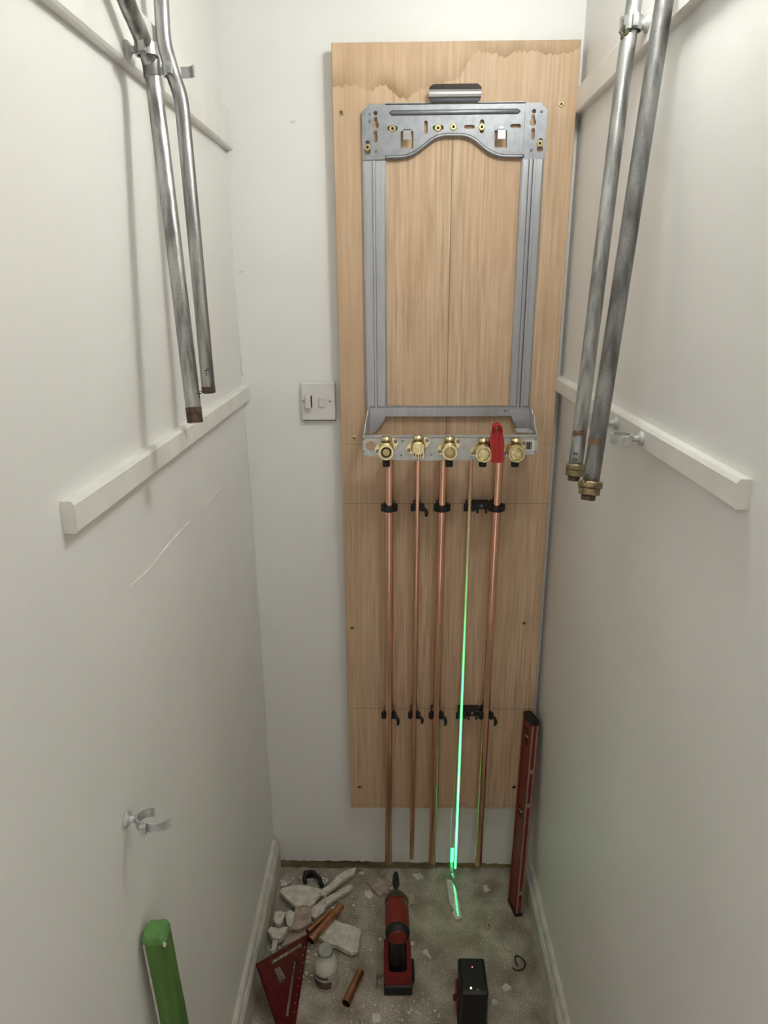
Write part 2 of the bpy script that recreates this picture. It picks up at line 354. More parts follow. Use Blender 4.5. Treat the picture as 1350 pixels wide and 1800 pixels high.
# ------------------------------------------------------------------ lamp (above the frame)
lp = thing('pendant_lamp', (LAMP.x, LAMP.y, LAMP.z), 'bare round bulb hanging from the ceiling on a short cord', 'lamp')
MB().tube([(LAMP.x, LAMP.y, ZC), (LAMP.x, LAMP.y, LAMP.z+0.10)], 0.003, 8).build('cord', M['white_pl'], lp)
MB().lathe((LAMP.x, LAMP.y, LAMP.z+0.045), (0, 0, 1), [(0, 0.016), (0.03, 0.018), (0.055, 0.016), (0.06, 0.006)], 16).build('lamp_holder', M['white_pl'], lp)
MB().lathe((LAMP.x, LAMP.y, LAMP.z-0.05), (0, 0, 1), [(0.05-0.05*math.cos(math.pi*i/10), 0.05*math.sin(math.pi*i/10)) for i in range(11)], 18).build('bulb', emit('bulb_glow', (0.975, 1.0, 0.95, 1), LAMP_POWER), lp)
MB().lathe((LAMP.x, LAMP.y, ZC-0.02), (0, 0, 1), [(0, 0.03), (0.012, 0.04), (0.02, 0.04)], 20).build('ceiling_rose', M['white_pl'], lp)

# ------------------------------------------------------------------ plywood board
YB = -0.040                              # front face of the board
bx0 = at(582, 75, 1, YB)[0]; bz1 = at(800, 72, 1, YB)[2]; bz0 = at(760, 1421, 1, YB)[2]; bx1 = at(1022, 68, 1, YB)[0]
board = thing('plywood_board', ((bx0+bx1)/2, YB, bz0), 'tall water-stained plywood board fixed to the back wall', 'board')
MB().box((bx0, YB, bz0), (bx1, YB+0.020, bz1), 0.0012, seg=1).build('sheet', M['ply'], board)
for xx in (bx0+0.002, bx1-0.042): MB().box((xx, YB+0.020, bz0+0.01), (xx+0.04, -0.0035, bz1-0.004)).build('batten', M['batten'], board)
def screw_mb(p, r=0.0045, nrm=(0, -1, 0)):
    m_ = MB(); p = Vector(p); nrm = Vector(nrm)
    m_.lathe(p-nrm*0.001, nrm, [(0, r), (0.0016, r), (0.0024, r*0.8), (0.0024, r*0.42), (0.0006, r*0.15)], 14, smooth=False); return m_
for (u, v) in ((600, 198), (987, 183), (622, 770), (619, 1103), (921, 1095), (632, 1383), (903, 1383)):
    p = at(u, v, 1, YB); s_ = screw_mb(p, 0.0062).build('screw', M['screw'], board)
    for a in (45, 135):
        d = Vector((math.cos(math.radians(a)), 0, math.sin(math.radians(a))))
        MB().extrude([(-0.0006, 0), (0.0006, 0), (0.0006, 0.0004), (-0.0006, 0.0004)], p+Vector((0, -0.0016, 0))-d*0.004, p+Vector((0, -0.0016, 0))+d*0.004, d.cross(Vector((0, 1, 0))), (0, -1, 0)).build('slot', M['dark'], s_)

# ------------------------------------------------------------------ fused switch on the back wall
YS = -0.013
a = at(528, 674, 1, YS); b = at(590.5, 739, 1, YS)
sw = thing('fused_switch', ((a.x+b.x)/2, 0, b.z), 'white square fused switch on the back wall beside the plywood', 'switch')
def swp(u, v, y): return at(u, v, 1, y)
MB().box((a.x, YS, b.z), (b.x, YS+0.0105, a.z+0.002), 0.003).build('face_plate', M['white_pl'], sw)
MB().box((a.x+0.002, YS+0.0105, b.z-0.003), (b.x-0.002, 0.0, a.z)).build('back_box', M['dark'], sw)
p = swp(566, 706, YS)
MB().box((p.x-0.0075, YS-0.0055, p.z-0.0125), (p.x+0.0075, YS+0.002, p.z+0.0125), 0.0015, M=Matrix.Translation(Vector((p.x, YS, p.z))) @ Matrix.Rotation(math.radians(7), 4, 'X') @ Matrix.Translation(-Vector((p.x, YS, p.z)))).build('rocker', M['white_pl'], sw)
p = swp(543, 706, YS)
MB().box((p.x-0.0055, YS-0.0004, p.z-0.0145), (p.x+0.0078, YS+0.001, p.z+0.0145)).build('fuse_recess', M['dark'], sw)
MB().box((p.x-0.0075, YS-0.011, p.z-0.0155), (p.x+0.005, YS-0.001, p.z+0.0155), 0.0015).build('fuse_carrier', M['white_pl'], sw)
for (u, v) in ((533.5, 705.5), (580, 705.5)): MB().lathe(swp(u, v, YS+0.0006), (0, -1, 0), [(0, 0.0030), (0.001, 0.0030), (0.0012, 0.0022)], 12).build('screw', M['brass_dark'], sw)

# ------------------------------------------------------------------ boiler mounting frame
YP = YB-0.006                            # plane of the pressed plates
def pf(u, v, y=YP): return at(u, v, 1, y)
def p2(u, v): q = pf(u, v); return (q.x, q.z)
PXM = 0.00131                             # metres per pixel on the plate, near its height
def slot(u, v, w_, h_, n=6):
    x, z = p2(u, v); w_ *= PXM; h_ *= PXM; r = min(w_, h_)/2; out = []
    if w_ >= h_:
        out += [(q[0]+x+w_/2-r, q[1]+z) for q in arc(0, 0, r, -90, 90, n)]; out += [(q[0]+x-w_/2+r, q[1]+z) for q in arc(0, 0, r, 90, 270, n)]
    else:
        out += [(q[0]+x, q[1]+z+h_/2-r) for q in arc(0, 0, r, 0, 180, n)]; out += [(q[0]+x, q[1]+z-h_/2+r) for q in arc(0, 0, r, 180, 360, n)]
    return out
def keyhole(u, v, r, rn, up):
    x, z = p2(u, v); r *= PXM; rn *= PXM; up *= PXM; s_ = math.degrees(math.asin(rn/r))
    return [(x+q[0], z+q[1]) for q in arc(0, 0, r, 90+s_, 450-s_, 14)]+[(x+q[0], z+up+q[1]) for q in arc(0, 0, rn, 0, 180, 6)]
def disc(u, v, r): x, z = p2(u, v); return [(x+q[0], z+q[1]) for q in arc(0, 0, r*PXM, 0, 330, 11)]
def rect(u0, v0, u1, v1): return [p2(u0, v0), p2(u1, v0), p2(u1, v1), p2(u0, v1)]
fr = thing('boiler_mounting_frame', (pf(795, 800).x, YB, 1.33), 'galvanised steel boiler mounting frame screwed to the plywood board', 'bracket')
curve = [(677, 277), (708, 276), (727, 270), (745, 257), (762, 244), (779, 238.5), (797, 238), (816, 238.5), (834, 246), (856, 264), (875, 273), (890, 275), (921, 275)]
C3 = smooth_path([pf(u, v) for u, v in curve], 5); low = [(q.x, q.z) for q in C3]
tp = MB().sheet([p2(676, 183), p2(925, 180)]+low[::-1], [slot(690, 226, 17, 7), slot(748.5, 224, 6, 19), slot(770, 225, 18, 7), slot(825, 223.5, 17, 6), slot(847, 222.5, 7, 20), slot(906, 222, 17, 6), rect(704.5, 231, 726.5, 261.5), rect(869, 229.5, 891, 260)],
    lambda a_, b_, h: Vector((a_, YP-h, b_)), 0.002).build('top_plate', M['galv'], fr)
MB().tube([q+Vector((0, -0.002, 0)) for q in C3], 0.0042, 10).build('edge_bead', M['galv'], tp)
q0, q1 = pf(685, 199), pf(914, 196)
MB().tube([q0+Vector((0, 0.001, 0)), q0+(q1-q0)*0.02+Vector((0, -0.0015, 0)), q0+(q1-q0)*0.98+Vector((0, -0.0015, 0)), q1+Vector((0, 0.001, 0))], 0.0048, 12, rs=[0.003, 0.0052, 0.0052, 0.003]).build('pressed_rib', M['galv'], tp)
MB().box((pf(677, 183).x, YP-0.002, pf(677, 183).z-0.002), (pf(924, 181).x, YB, pf(677, 183).z+0.0015)).build('top_fold', M['galv'], tp)
for nm, pol, holes in (('corner_plate', [(636, 197), (649, 185), (677, 183), (677.5, 281), (638, 282)], [disc(660, 200, 3.4), keyhole(660.5, 221, 5.2, 3, 9), slot(660, 240, 6, 18), keyhole(646.5, 267, 5.2, 3.2, 13)]),
                       ('corner_plate', [(924, 181), (949, 181), (962, 193), (957, 280), (918, 280)], [disc(938, 196.5, 3.4), keyhole(936, 216, 5.2, 3, 9), slot(936, 236, 6, 18), keyhole(948.5, 263, 5.2, 3.2, 13)])):
    cp = MB().sheet([p2(*q) for q in pol], holes, lambda a_, b_, h: Vector((a_, YP-0.0022-h, b_)), 0.002).build(nm, M['galv'], fr)
    if pol[0][0] < 800: piv = [(650, 200), (650.5, 213), (661, 266)]
    else: piv = [(952, 196), (934, 264)]
    for u, v in piv: MB().lathe(pf(u, v, YP-0.004), (0, -1, 0), [(0, 0.0028), (0.0012, 0.0026), (0.002, 0.001)], 10).build('rivet', M['galv'], cp)
# hooks bent out of the two windows
for u, v in ((715.5, 240), (880, 239)):
    q = pf(u, v)
    h = MB().box((q.x-0.0085, YP-0.016, q.z-0.009), (q.x+0.0085, YP-0.014, q.z+0.011), 0.0005)
    h.box((q.x-0.0085, YP-0.016, q.z+0.009), (q.x+0.0085, YP-0.001, q.z+0.011)); h.box((q.x-0.0045, YP-0.004, q.z+0.010), (q.x+0.0045, YP-0.002, q.z+0.017))
    h.build('hook', M['tabmetal'], tp)
# fixing screws and their washers
for u, v in ((690, 226), (770, 225), (797, 223), (847, 223), (646, 259), (949, 252)):
    y_ = YP-0.0022 if 680 < u < 900 else YP-0.0044
    s_ = screw_mb(pf(u, v, y_), 0.0072).build('screw', M['screw'], fr)
    MB().lathe(pf(u, v, y_-0.0014), (0, -1, 0), [(0, 0.0026), (0.0012, 0.0022)], 8).build('recess', M['dark'], s_)
# upstand tab
a, b = pf(759, 147, YB-0.03), pf(843, 180, YB-0.008)
m = MB(); tz = a.z; wt = 0.052; xc = pf(800, 160, YB-0.02).x
tabp = [(183, 0.002, 0.040), (180, 0.004, 0.0465), (177, 0.009, 0.0515), (173, 0.0145, 0.0535), (169.5, 0.0175, 0.0535), (165, 0.0185, 0.0535), (161, 0.0175, 0.0535), (157, 0.0185, 0.0535), (153, 0.0215, 0.0535), (147, 0.0255, 0.045)]
path = [(YP-o_, pf(800, v_, YP-o_).z) for v_, o_, _ in tabp]; ws = [q_[2] for q_ in tabp]
vv = []; ff = []
for (y_, z_), w_ in zip(path, ws): vv += [(xc-w_, y_, z_), (xc+w_, y_, z_), (xc-w_, y_+0.002, z_), (xc+w_, y_+0.002, z_)]
for i in range(len(path)-1):
    k = i*4; ff += [(k, k+1, k+5, k+4), (k+2, k+6, k+7, k+3), (k, k+4, k+6, k+2), (k+1, k+3, k+7, k+5)]
k = (len(path)-1)*4; ff += [(0, 2, 3, 1), (k, k+1, k+3, k+2)]
MB().add(vv, ff).build('upstand_tab', M['tabmetal'], fr)
# two side rails: ribbed sheet sections
zt, zb_ = pf(655, 283).z, pf(655, 718).z
def prof_rail(wid, ridges, flip=1):
    pts_ = [(0, 0.0), (0, 0.008), (0.004, 0.010)]
    for c_, hw, h_ in ridges: pts_ += [(c_-hw-0.0015, 0.010), (c_-hw, 0.010+h_), (c_+hw, 0.010+h_), (c_+hw+0.0015, 0.010)]
    pts_ += [(wid-0.004, 0.010), (wid, 0.008), (wid, 0.0)]
    return pts_
xl0, xl1 = pf(637.5, 300).x, pf(678.5, 300).x
MB().extrude(prof_rail(xl1-xl0, [(0.024, 0.0022, 0.006)]), (xl0, YB, zb_), (xl0, YB, zt), (1, 0, 0), (0, -1, 0)).build('side_rail', M['galv_rail'], fr)
xr0, xr1 = pf(915.5, 300).x, pf(955, 300).x
MB().extrude(prof_rail(xr1-xr0, [(0.018, 0.0018, 0.006), (0.027, 0.0022, 0.006)]), (xr0, YB, zb_), (xr0, YB, zt), (1, 0, 0), (0, -1, 0)).build('side_rail', M['galv_rail'], fr)
# lower cross bar
YC = YB-0.011
a, b = pf(649, 715, YC), pf(931, 731, YC)
cb = MB().sheet([(a.x, a.z), (b.x, a.z), (b.x, b.z), (a.x, b.z)], [[(at(u, 722, 1, YC).x+q[0], at(u, 722, 1, YC).z+q[1]) for q in arc(0, 0, 0.0024, 0, 320, 8)] for u in (653, 888, 920)], lambda a_, b_, h: Vector((a_, YC-h, b_)), 0.002)
cb.box((a.x, YC-0.002, a.z-0.001), (b.x, YB, a.z+0.001)); cb = cb.build('cross_bar', M['galv_rail'], fr)
for u in (666, 906): MB().lathe(at(u, 722, 1, YC-0.002), (0, -1, 0), [(0, 0.003), (0.0015, 0.0028), (0.002, 0.001)], 10).build('rivet', M['galv'], cb)
# arms carrying the valve plate
YV = -0.150
zc = a.z; xa, xb = a.x, b.x
v0, v1 = at(638, 769, 1, YV), at(946, 769, 1, YV)
zv1 = v0.z
def arm(x0, x1, step, nm='arm'):
    o_ = [(YC, zc), (YC-0.03, zc-0.004), (YC-0.034, zc-0.012)] + ([(YC-0.055, zc-0.012), (YC-0.06, zc-0.028)] if step else [(YC-0.06, zc-0.022)]) + [(YV+0.012, zv1+0.006), (YV, zv1+0.002), (YV, zv1-0.012), (YV+0.02, zv1-0.012), (YC-0.055, zc-0.060), (YC, zc-0.040)]
    f_ = lambda a_, b_, h: Vector((x0+(x1-x0)*(YC-a_)/(YC-YV)+h, a_, b_))
    return MB().sheet(o_, [], f_, 0.0022).build(nm, M['galv_plate'], fr)
arm(xa, v0.x, False); ra = arm(xb-0.0022, v1.x-0.0022, True)
for gp_ in ([(650, 718), (678, 718), (677, 736), (662, 757), (650, 764)], [(893, 718), (930, 718), (934, 760), (908, 752), (901, 738)]):
    G_ = [at(u_, v_, 1, YC-0.006) for u_, v_ in gp_]
    MB().sheet([(q_.x, q_.z) for q_ in G_], [], lambda a_, b_, h: Vector((a_, YC-0.004-h, b_)), 0.0018).build('gusset', M['galv_rail'], fr)
q = at(906, 756, 1, -0.10)
MB().box((q.x, -0.125, q.z-0.001), (v1.x-0.006, -0.085, q.z+0.001)).build('ledge', M['galv_plate'], ra)
# valve plate
def pv(u, v, y=YV): return at(u, v, 1, y)
bot = [(638, 799), (690, 808), (750, 809), (850, 808), (900, 803), (944, 797)]
out = [(pv(638, 769).x, zv1), (pv(946, 769).x, zv1)]+[(pv(u, v).x, pv(u, v).z) for u, v in bot[::-1]]
q = pv(652.5, 783.5)
vp = MB().sheet(out, [[(q.x+0.0118*math.cos(t*math.pi/10), q.z+0.0118*math.sin(t*math.pi/10)) for t in range(20)]], lambda a_, b_, h: Vector((a_, YV-h, b_)), 0.002)
vp.box((v0.x, YV-0.002, zv1-0.001), (v1.x, YV+0.022, zv1+0.0012)); vp = vp.build('valve_plate', M['galv_plate'], fr)
for u, v in ((639, 772), (639, 794), (942, 772), (941, 794), (708, 775), (758, 799), (705, 800)): MB().lathe(pv(u, v, YV-0.002), (0, -1, 0), [(0, 0.0026), (0.001, 0.0024), (0.0016, 0.001)], 10).build('rivet', M['galv'], vp)
a, b = pv(924, 774, YV-0.0023), pv(939, 792, YV-0.0023)
stk = MB().box((a.x, YV-0.0026, b.z), (b.x, YV-0.0021, a.z)).build('sticker', M['paper'], vp)
for u0_, u1_ in ((926, 927.5), (929, 931.5), (933, 934)):
    a, b = pv(u0_, 776.5, YV-0.003), pv(u1_, 790, YV-0.003)
    MB().box((a.x, YV-0.0029, b.z), (b.x, YV-0.0027, a.z)).build('print_line', M['ink'], stk)

# ------------------------------------------------------------------ copper pipes and valves
YPIPE = -0.076
PIPES = [((684.5, 820), (683, 1515), 0.0105, 'leftmost thick copper pipe on the plywood board, below the dark-capped valve'),
         ((735, 820), (724, 1508), 0.0070, 'thinner copper pipe, second from the left below the mounting frame'),
         ((779, 820), (759.5, 1515), 0.0105, 'middle thick copper pipe, third from the left on the board'),
         ((828, 820), (800, 1525), 0.0048, 'thinnest copper pipe with the green laser line running down it'),
         ((876.5, 820), (840.5, 1518), 0.0105, 'rightmost thick copper pipe, coming down below the red lever')]
pipe_ax = []
for (ta, tb, r, lab) in PIPES:
    P0 = at(ta[0], ta[1], 1, YPIPE); P1 = at(tb[0], tb[1], 1, YPIPE); d = (P0-P1).normalized(); top = P1+d*((1.333-P1.z)/d.z)
    pipe_ax.append((P1, top, r))
    t = thing('copper_pipe', P1, lab, 'pipe', 'copper pipes clipped to the board')
    MB().tube([P1+d*0.0, P1+d*0.3, P1+d*0.7, top], r, 20, cap=False).build('tube', M['copper'] if r > 0.006 else M['copper_thin'], t)
    MB().tube([P1+d*0.0002, P1+d*0.12], r*0.88, 16, cap=False).build('bore', M['copper_old'], t)
def px_at(i, z): P1, T, r = pipe_ax[i]; return P1+(T-P1)*((z-P1.z)/(T.z-P1.z))
VALVES = [(679, 792, 'dark', True, 'brass valve with a dark round cap, leftmost on the steel valve plate'),
          (735, 790, None, False, 'small brass valve without a front cap, second from the left'),
          (790, 792, 'brass_dark', True, 'brass valve with a dull dark brass cap in the middle of the plate'),
          (849, 795, 'brass', True, 'brass valve with a shiny open cap just left of the red lever'),
          (906, 795, 'brass', True, 'brass valve with a shiny open cap just right of the red lever')]
vroots = []
for i, (u, v, cap, knob, lab) in enumerate(VALVES):
    c = pv(u, v, YV-0.022); t = thing('brass_valve', (c.x, YV, c.z-0.025), lab, 'valve', 'brass valves on the valve plate'); vroots.append(t)
    # oval flange with two ears against the plate
    fl = [(c.x+0.029*math.cos(th)*math.cos(0.5)-0.0155*math.sin(th)*math.sin(0.5), c.z+0.006+0.029*math.cos(th)*math.sin(0.5)+0.0155*math.sin(th)*math.cos(0.5)) for th in [2*math.pi*k/24 for k in range(24)]]
    f_ = MB().sheet(fl, [], lambda a_, b_, h: Vector((a_, YV-0.002-h, b_)), 0.005).build('flange', M['brass'], t)
    for sg in (-1, 1):
        bx = Vector((c.x+sg*0.0235*math.cos(0.5), YV-0.007, c.z+0.006+sg*0.0235*math.sin(0.5)))
        MB().lathe(bx, (0, -1, 0), [(0, 0.0042), (0.003, 0.0042), (0.004, 0.003)], 10).build('bolt', M['galv'], f_)
    # body
    m = MB().lathe((c.x, YV-0.005, c.z+0.004), (0, -1, 0), [(0, 0.0155), (0.012, 0.0165), (0.022, 0.0165), (0.030, 0.013)], 24)
    m.lathe((c.x, YV-0.020, c.z-0.016), (0, 0, 1), [(0, 0.008), (0.006, 0.0125), (0.024, 0.0125), (0.030, 0.0110)], 20)
    if not cap:
        for k in range(-2, 3): m.box((c.x+k*0.0055-0.0014, YV-0.037, c.z-0.018), (c.x+k*0.0055+0.0014, YV-0.012, c.z+0.014), 0.0006)
    m.build('body', M['brass'], t)
    # upward union: hex and collar
    up = MB().lathe((c.x, YV-0.020, c.z+0.012), (0, 0, 1), [(0, 0.0128), (0.007, 0.0128)], 6, smooth=False, phase=0.3)
    up.lathe((c.x, YV-0.020, c.z+0.019), (0, 0, 1), [(0, 0.0100), (0.004, 0.0100), (0.0045, 0.0122), (0.009, 0.0122), (0.0095, 0.0105), (0.0125, 0.0105), (0.0130, 0.0085), (0.002, 0.0080)], 20)
    up.build('union', M['brass'], t)
    if cap:
        big = 1.0 if i < 3 else 1.12; cz = pv(u, v+5, YV-0.045).z; dr = Vector((0.0, -1, 0.10 if i < 3 else 0.12)).normalized(); cc = Vector((c.x, YV-0.026, cz-0.001))
        nut = MB().lathe(cc, dr, [(0, 0.0165*big), (0.012, 0.0175*big), (0.013, 0.0168*big), (0.013, 0.0135*big), (0.0085, 0.0128*big)], 8 if i > 2 else 26, smooth=False, phase=0.2).build('cap_nut', M['brass'], t)
        MB().lathe(cc+dr*0.008, dr, [(0, 0.0118*big), (0.0025, 0.0118*big), (0.003, 0.010*big)], 22).build('cap_disc', M['dark'] if cap == 'dark' else M[cap], nut)
        MB().lathe(cc+dr*0.010, dr, [(0, 0.0085*big), (0.003, 0.0085*big), (0.0035, 0.007*big)], 16, smooth=False).build('cap_centre', M['brass_dark'] if i < 3 else M['brass'], nut)
    if knob:
        kz = pv(u, 813, YV-0.02).z
        MB().lathe((c.x, YV-0.022, kz-0.009), (0, 0, 1), [(0, 0.006), (0.001, 0.0088), (0.012, 0.0088), (0.016, 0.0062), (0.026, 0.0055)], 12, smooth=False).build('drain_knob', M['blackp'], t)
    # tail: back behind the plate and down on to the copper
    P = px_at(i, 1.331); r = pipe_ax[i][2]
    MB().tube(smooth_path([(c.x, YV+0.001, 1.336), ((c.x+P.x)/2, (YV+P.y)/2, 1.336), (P.x+(c.x-P.x)*0.1, P.y-0.012, 1.336), (P.x, P.y, 1.328), (P.x, P.y, 1.316)], 5), min(r*1.18, 0.0085), 14).build('tail', M['brass_dark'], t)
    MB().lathe((P.x, P.y, 1.306), (0, 0, 1), [(0, r*1.32), (0.018, r*1.32)], 6, smooth=False).build('tail_nut', M['brass_dark'], t)
# red lever on the gas valve
YH = YV-0.030
g = MB(); Z = lambda v: at(872, v, 1, YH).z; X = lambda u, v: at(u, v, 1, YH).x
o_ = [(862.5, 811), (862, 785), (860, 775), (861, 768), (864.5, 755), (864, 746), (868, 742.5), (873, 741.5), (877, 743), (880, 748), (881, 756), (884, 768), (885, 780), (883, 811)]
hl = [[(X(u, v), Z(v)) for u, v in ((868, 748), (873, 747.5), (874.5, 753), (867.5, 752))]]
lev = MB().sheet([(X(u, v), Z(v)) for u, v in o_], hl, lambda a_, b_, h: Vector((a_, YH-h, b_)), 0.014).build('lever', M['redp'], vroots[3], 'red plastic lever')
for du in (-4.5, 4.5):
    MB().extrude([(-0.0013, 0), (0.0013, 0), (0.0008, 0.003), (-0.0008, 0.003)], (X(872+du, 760), YH-0.014, Z(762)), (X(872.5+du, 806), YH-0.014, Z(808)), (1, 0, 0), (0, -1, 0)).build('lever_rib', M['redp'], lev)
MB().tube(smooth_path([(X(865, 757), YH-0.014, Z(757)), (X(866, 748), YH-0.019, Z(748)), (X(872, 744), YH-0.021, Z(744)), (X(878, 748), YH-0.019, Z(748)), (X(880, 757), YH-0.014, Z(757))], 5), 0.0032, 10).build('finger_loop', M['redp'], lev)
MB().box((X(868, 800), YV-0.002, Z(800)), (X(878, 800), YH, Z(785))).build('spindle', M['brass_dark'], lev)
for u, v in ((863.5, 781.5), (884.5, 800)): MB().lathe((X(u, v), YH-0.010, Z(v)), (0, -1, 0), [(0, 0.004), (0.003, 0.004), (0.003, 0.002), (0.001, 0.0015)], 12).build('lever_screw', M['galv'], lev)

# black pipe clips
ROWN = ('on the upper pencil line', 'on the lower pencil line'); WHO = ('leftmost copper pipe', 'thin second copper pipe', 'middle copper pipe', 'thinnest copper pipe', 'rightmost copper pipe')
for row, z0 in enumerate((1.1865, 0.5985)):
    for i in range(5):
        P = px_at(i, z0); r = pipe_ax[i][2]; ri = r+0.0008; closed = (row == 0 and i in (0, 2, 4)); hh = 0.0085
        st = 'closed black pipe clip round the ' if closed else 'open black pipe clip behind the '
        t = thing('pipe_clip', (P.x, YB, z0-hh), st+WHO[i]+' '+ROWN[row], 'clip', 'black pipe clips on the board')
        MB().box((P.x-r-0.002, P.y+r*0.8, z0-hh), (P.x+r+0.002, YB, z0+hh), 0.0015).build('base', M['blackp'], t)
        # cradle: C-shaped jaws open to the front
        cr = arc(0, 0, ri+0.003, -35, 215, 18)
        MB().band(cr, 0.0052, z0-hh, z0+hh, (P.x, P.y, 0), (1, 0, 0), (0, 1, 0)).build('jaw', M['blackp'], t)
        for sg in (-1, 1): MB().lathe((P.x+sg*(ri+0.0045), P.y-0.002, z0-hh-0.001), (0, 0, 1), [(0, 0.0034), (0.002, 0.0046), (2*hh, 0.0046), (2*hh+0.002, 0.0034)], 10).build('ear', M['blackp'], t)
        if closed:
            MB().band(arc(0, 0, ri+0.0033, 180, 360, 16), 0.0048, z0-hh, z0+hh*0.6, (P.x, P.y, 0), (1, 0, 0), (0, 1, 0)).build('strap', M['blackp'], t)
        else:
            # strap hanging open from the right-hand ear
            L_ = 0.026 if r > 0.008 else 0.020
            if not (i == 3):
                pth = smooth_path([(P.x+ri+0.004, P.y-0.003, z0+0.002), (P.x+ri+0.011, P.y-0.008, z0-0.004), (P.x+ri+0.014, P.y-0.010, z0-L_*0.55), (P.x+ri+0.0125, P.y-0.009, z0-L_)], 4)
                MB().tube(pth, 0.0042, 8, rs=[0.0032+0.0016*math.sin(k/(len(pth)-1)*math.pi) for k in range(len(pth))]).build('strap', M['blackp'], t)
        if i == 3:   # joining bar to the neighbouring clip, with two hanging tags
            Q = px_at(4, z0); x0_, x1_ = P.x+ri+0.003, Q.x-pipe_ax[4][2]-0.005
            lb = MB().box((x0_, P.y+0.004, z0-hh*0.8), (x1_, YB, z0+hh), 0.002).build('joining_block', M['blackp'], t)
            for fr_ in (0.28, 0.78):
                xx = x0_+(x1_-x0_)*fr_
                MB().box((xx-0.003, P.y+0.001, z0-hh*2.0), (xx+0.003, P.y+0.007, z0-hh*0.3), 0.0015).build('tag', M['blackp'], lb)
            MB().lathe((x0_+(x1_-x0_)*0.5, P.y+0.0045, z0+0.002), (0, -1, 0), [(0, 0.0036), (0.002, 0.0034), (0.0022, 0.0015)], 12).build('screw', M['galv'], lb)

# ------------------------------------------------------------------ steel pipes on the side walls
def marks(parent, P, dirn, r, strokes, size):
    """ink strokes wrapped on the pipe front; strokes in unit letter space"""
    view = (CAM-P); view = (view-view.dot(dirn)*dirn).normalized(); side = dirn.cross(view)
    if side.x < 0: side = -side
    for st in strokes:
        pts_ = []
        for a_, b_ in st:
            an = (a_-0.5)*size/r; pts_.append(P+dirn*((b_-0.5)*size)+(view*math.cos(an)+side*math.sin(an))*(r+0.0001))
        MB().tube(pts_, 0.0006, 6).build('marker_letter', M['ink'], parent)
LF = [[(0.25, -0.5), (0.25, 0.3), (0.3, 1.0), (0.95, 1.0)], [(-0.1, 0.55), (0.8, 0.6)]]
LH = [[(0.1, 0), (0.1, 1)], [(0.9, 0), (0.9, 1)], [(0.1, 0.5), (0.9, 0.5)]]
LO = [[(0.5+0.45*math.cos(t*math.pi/6), 0.5+0.45*math.sin(t*math.pi/6)) for t in range(13)]]
LC = [[(0.5+0.45*math.cos(t*math.pi/6), 0.5+0.45*math.sin(t*math.pi/6)) for t in range(2, 11)]]
# left pair
def pipe(name, pts_, r, mtl, lab, thread, end='thread'):
    P = smooth_path(pts_, 8); t = thing(name, P[-1], lab, 'pipe')
    MB().tube(P, r, 24, cap=True).build('tube', mtl, t)
    d = (P[-2]-P[-1]).normalized()
    if thread:
        prof = []; n_ = 9
        for k in range(n_+1): prof += [(thread*k/n_, r*(1.012 if k % 2 else 1.045))]
        MB().lathe(P[-1]-d*0.0006, d, prof, 24).build('threaded_end', M['thread'], t)
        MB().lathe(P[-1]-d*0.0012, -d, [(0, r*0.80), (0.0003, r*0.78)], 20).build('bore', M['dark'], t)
    return t, P, d
R1 = 0.0110
pA, PA, dA = pipe('steel_pipe', [at(194, -70, 0, -0.336), at(222, 2, 0, -0.336), at(250, 68, 0, -0.332), at(266, 120, 1, -0.612), at(277, 200, 1, -0.622), at(308, 450, 1, -0.66), at(343, 742, 1, -0.70)], R1, M['pipe'], 'longer galvanised pipe on the left wall with a rusty end, nearer the camera', 0.022)
pB, PB, dB = pipe('steel_pipe', [at(281, -60, 1, -0.49), at(284, 10, 1, -0.495), at(289, 75, 1, -0.50), at(304, 130, 1, -0.505), at(318, 175, 1, -0.51), at(326, 250, 1, -0.515), at(345, 450, 1, -0.53), at(367, 690, 1, -0.55)], 0.0108, M['pipe'], 'shorter galvanised pipe on the left wall marked F, bent near its clip', 0.010)
marks(pB, at(365, 652, 1, -0.547), dB, 0.0108, LF, 0.008)
marks(pA, at(352, 693, 1, -0.694), dA, 0.0110, LF, 0.006)
MB().lathe(at(266, 118, 1, -0.612)-Vector((0, 0, 0.014)), Vector((0.03, -0.02, 1)), [(0, R1*1.0), (0.003, R1*1.05), (0.022, R1*1.05), (0.026, R1)], 20).build('socket_weld', M['pipe_dark'], pA)
# right pair
RR = 0.0118
pC, PC, dC = pipe('steel_pipe', [at(1122, -60, 1, -0.46), at(1114, 10, 1, -0.465), at(1103, 80, 1, -0.47), at(1090, 180, 1, -0.478), at(1052, 490, 1, -0.52), at(1011, 824, 1, -0.57)], RR, M['pipe'], 'galvanised pipe by the right wall, the shorter one nearer the back', 0)
pD, PD, dD = pipe('steel_pipe', [at(1178, -60, 1, -0.595), at(1168, 0, 1, -0.60), at(1148, 130, 1, -0.615), at(1096, 470, 1, -0.66), at(1037, 855, 1, -0.72)], 0.0120, M['pipe_dark'], 'dark weathered galvanised pipe by the right wall, hanging lowest in front', 0)
for t, P, d, r, n_ in ((pC, PC, dC, RR, 0), (pD, PD, dD, 0.0120, 1)):
    e = P[-1]
    nt = MB().lathe(e-d*0.002, d, [(0, r*1.38), (0.002, r*1.45), (0.008, r*1.45), (0.010, r*1.35)] if n_ else [(0, r*1.22), (0.002, r*1.28), (0.008, r*1.28), (0.010, r*1.2)], 20).build('collar', M['old_brass'], t)
    MB().lathe(e-d*0.012, d, [(0, r*1.20), (0.001, r*1.26), (0.009, r*1.26), (0.010, r*1.2)], 6, smooth=False).build('union_nut', M['old_brass'], t)
    MB().lathe(e-d*0.020, d, [(0, r*0.78), (0.001, r*0.84), (0.010, r*0.84)], 18).build('threaded_end', M['thread'], t)
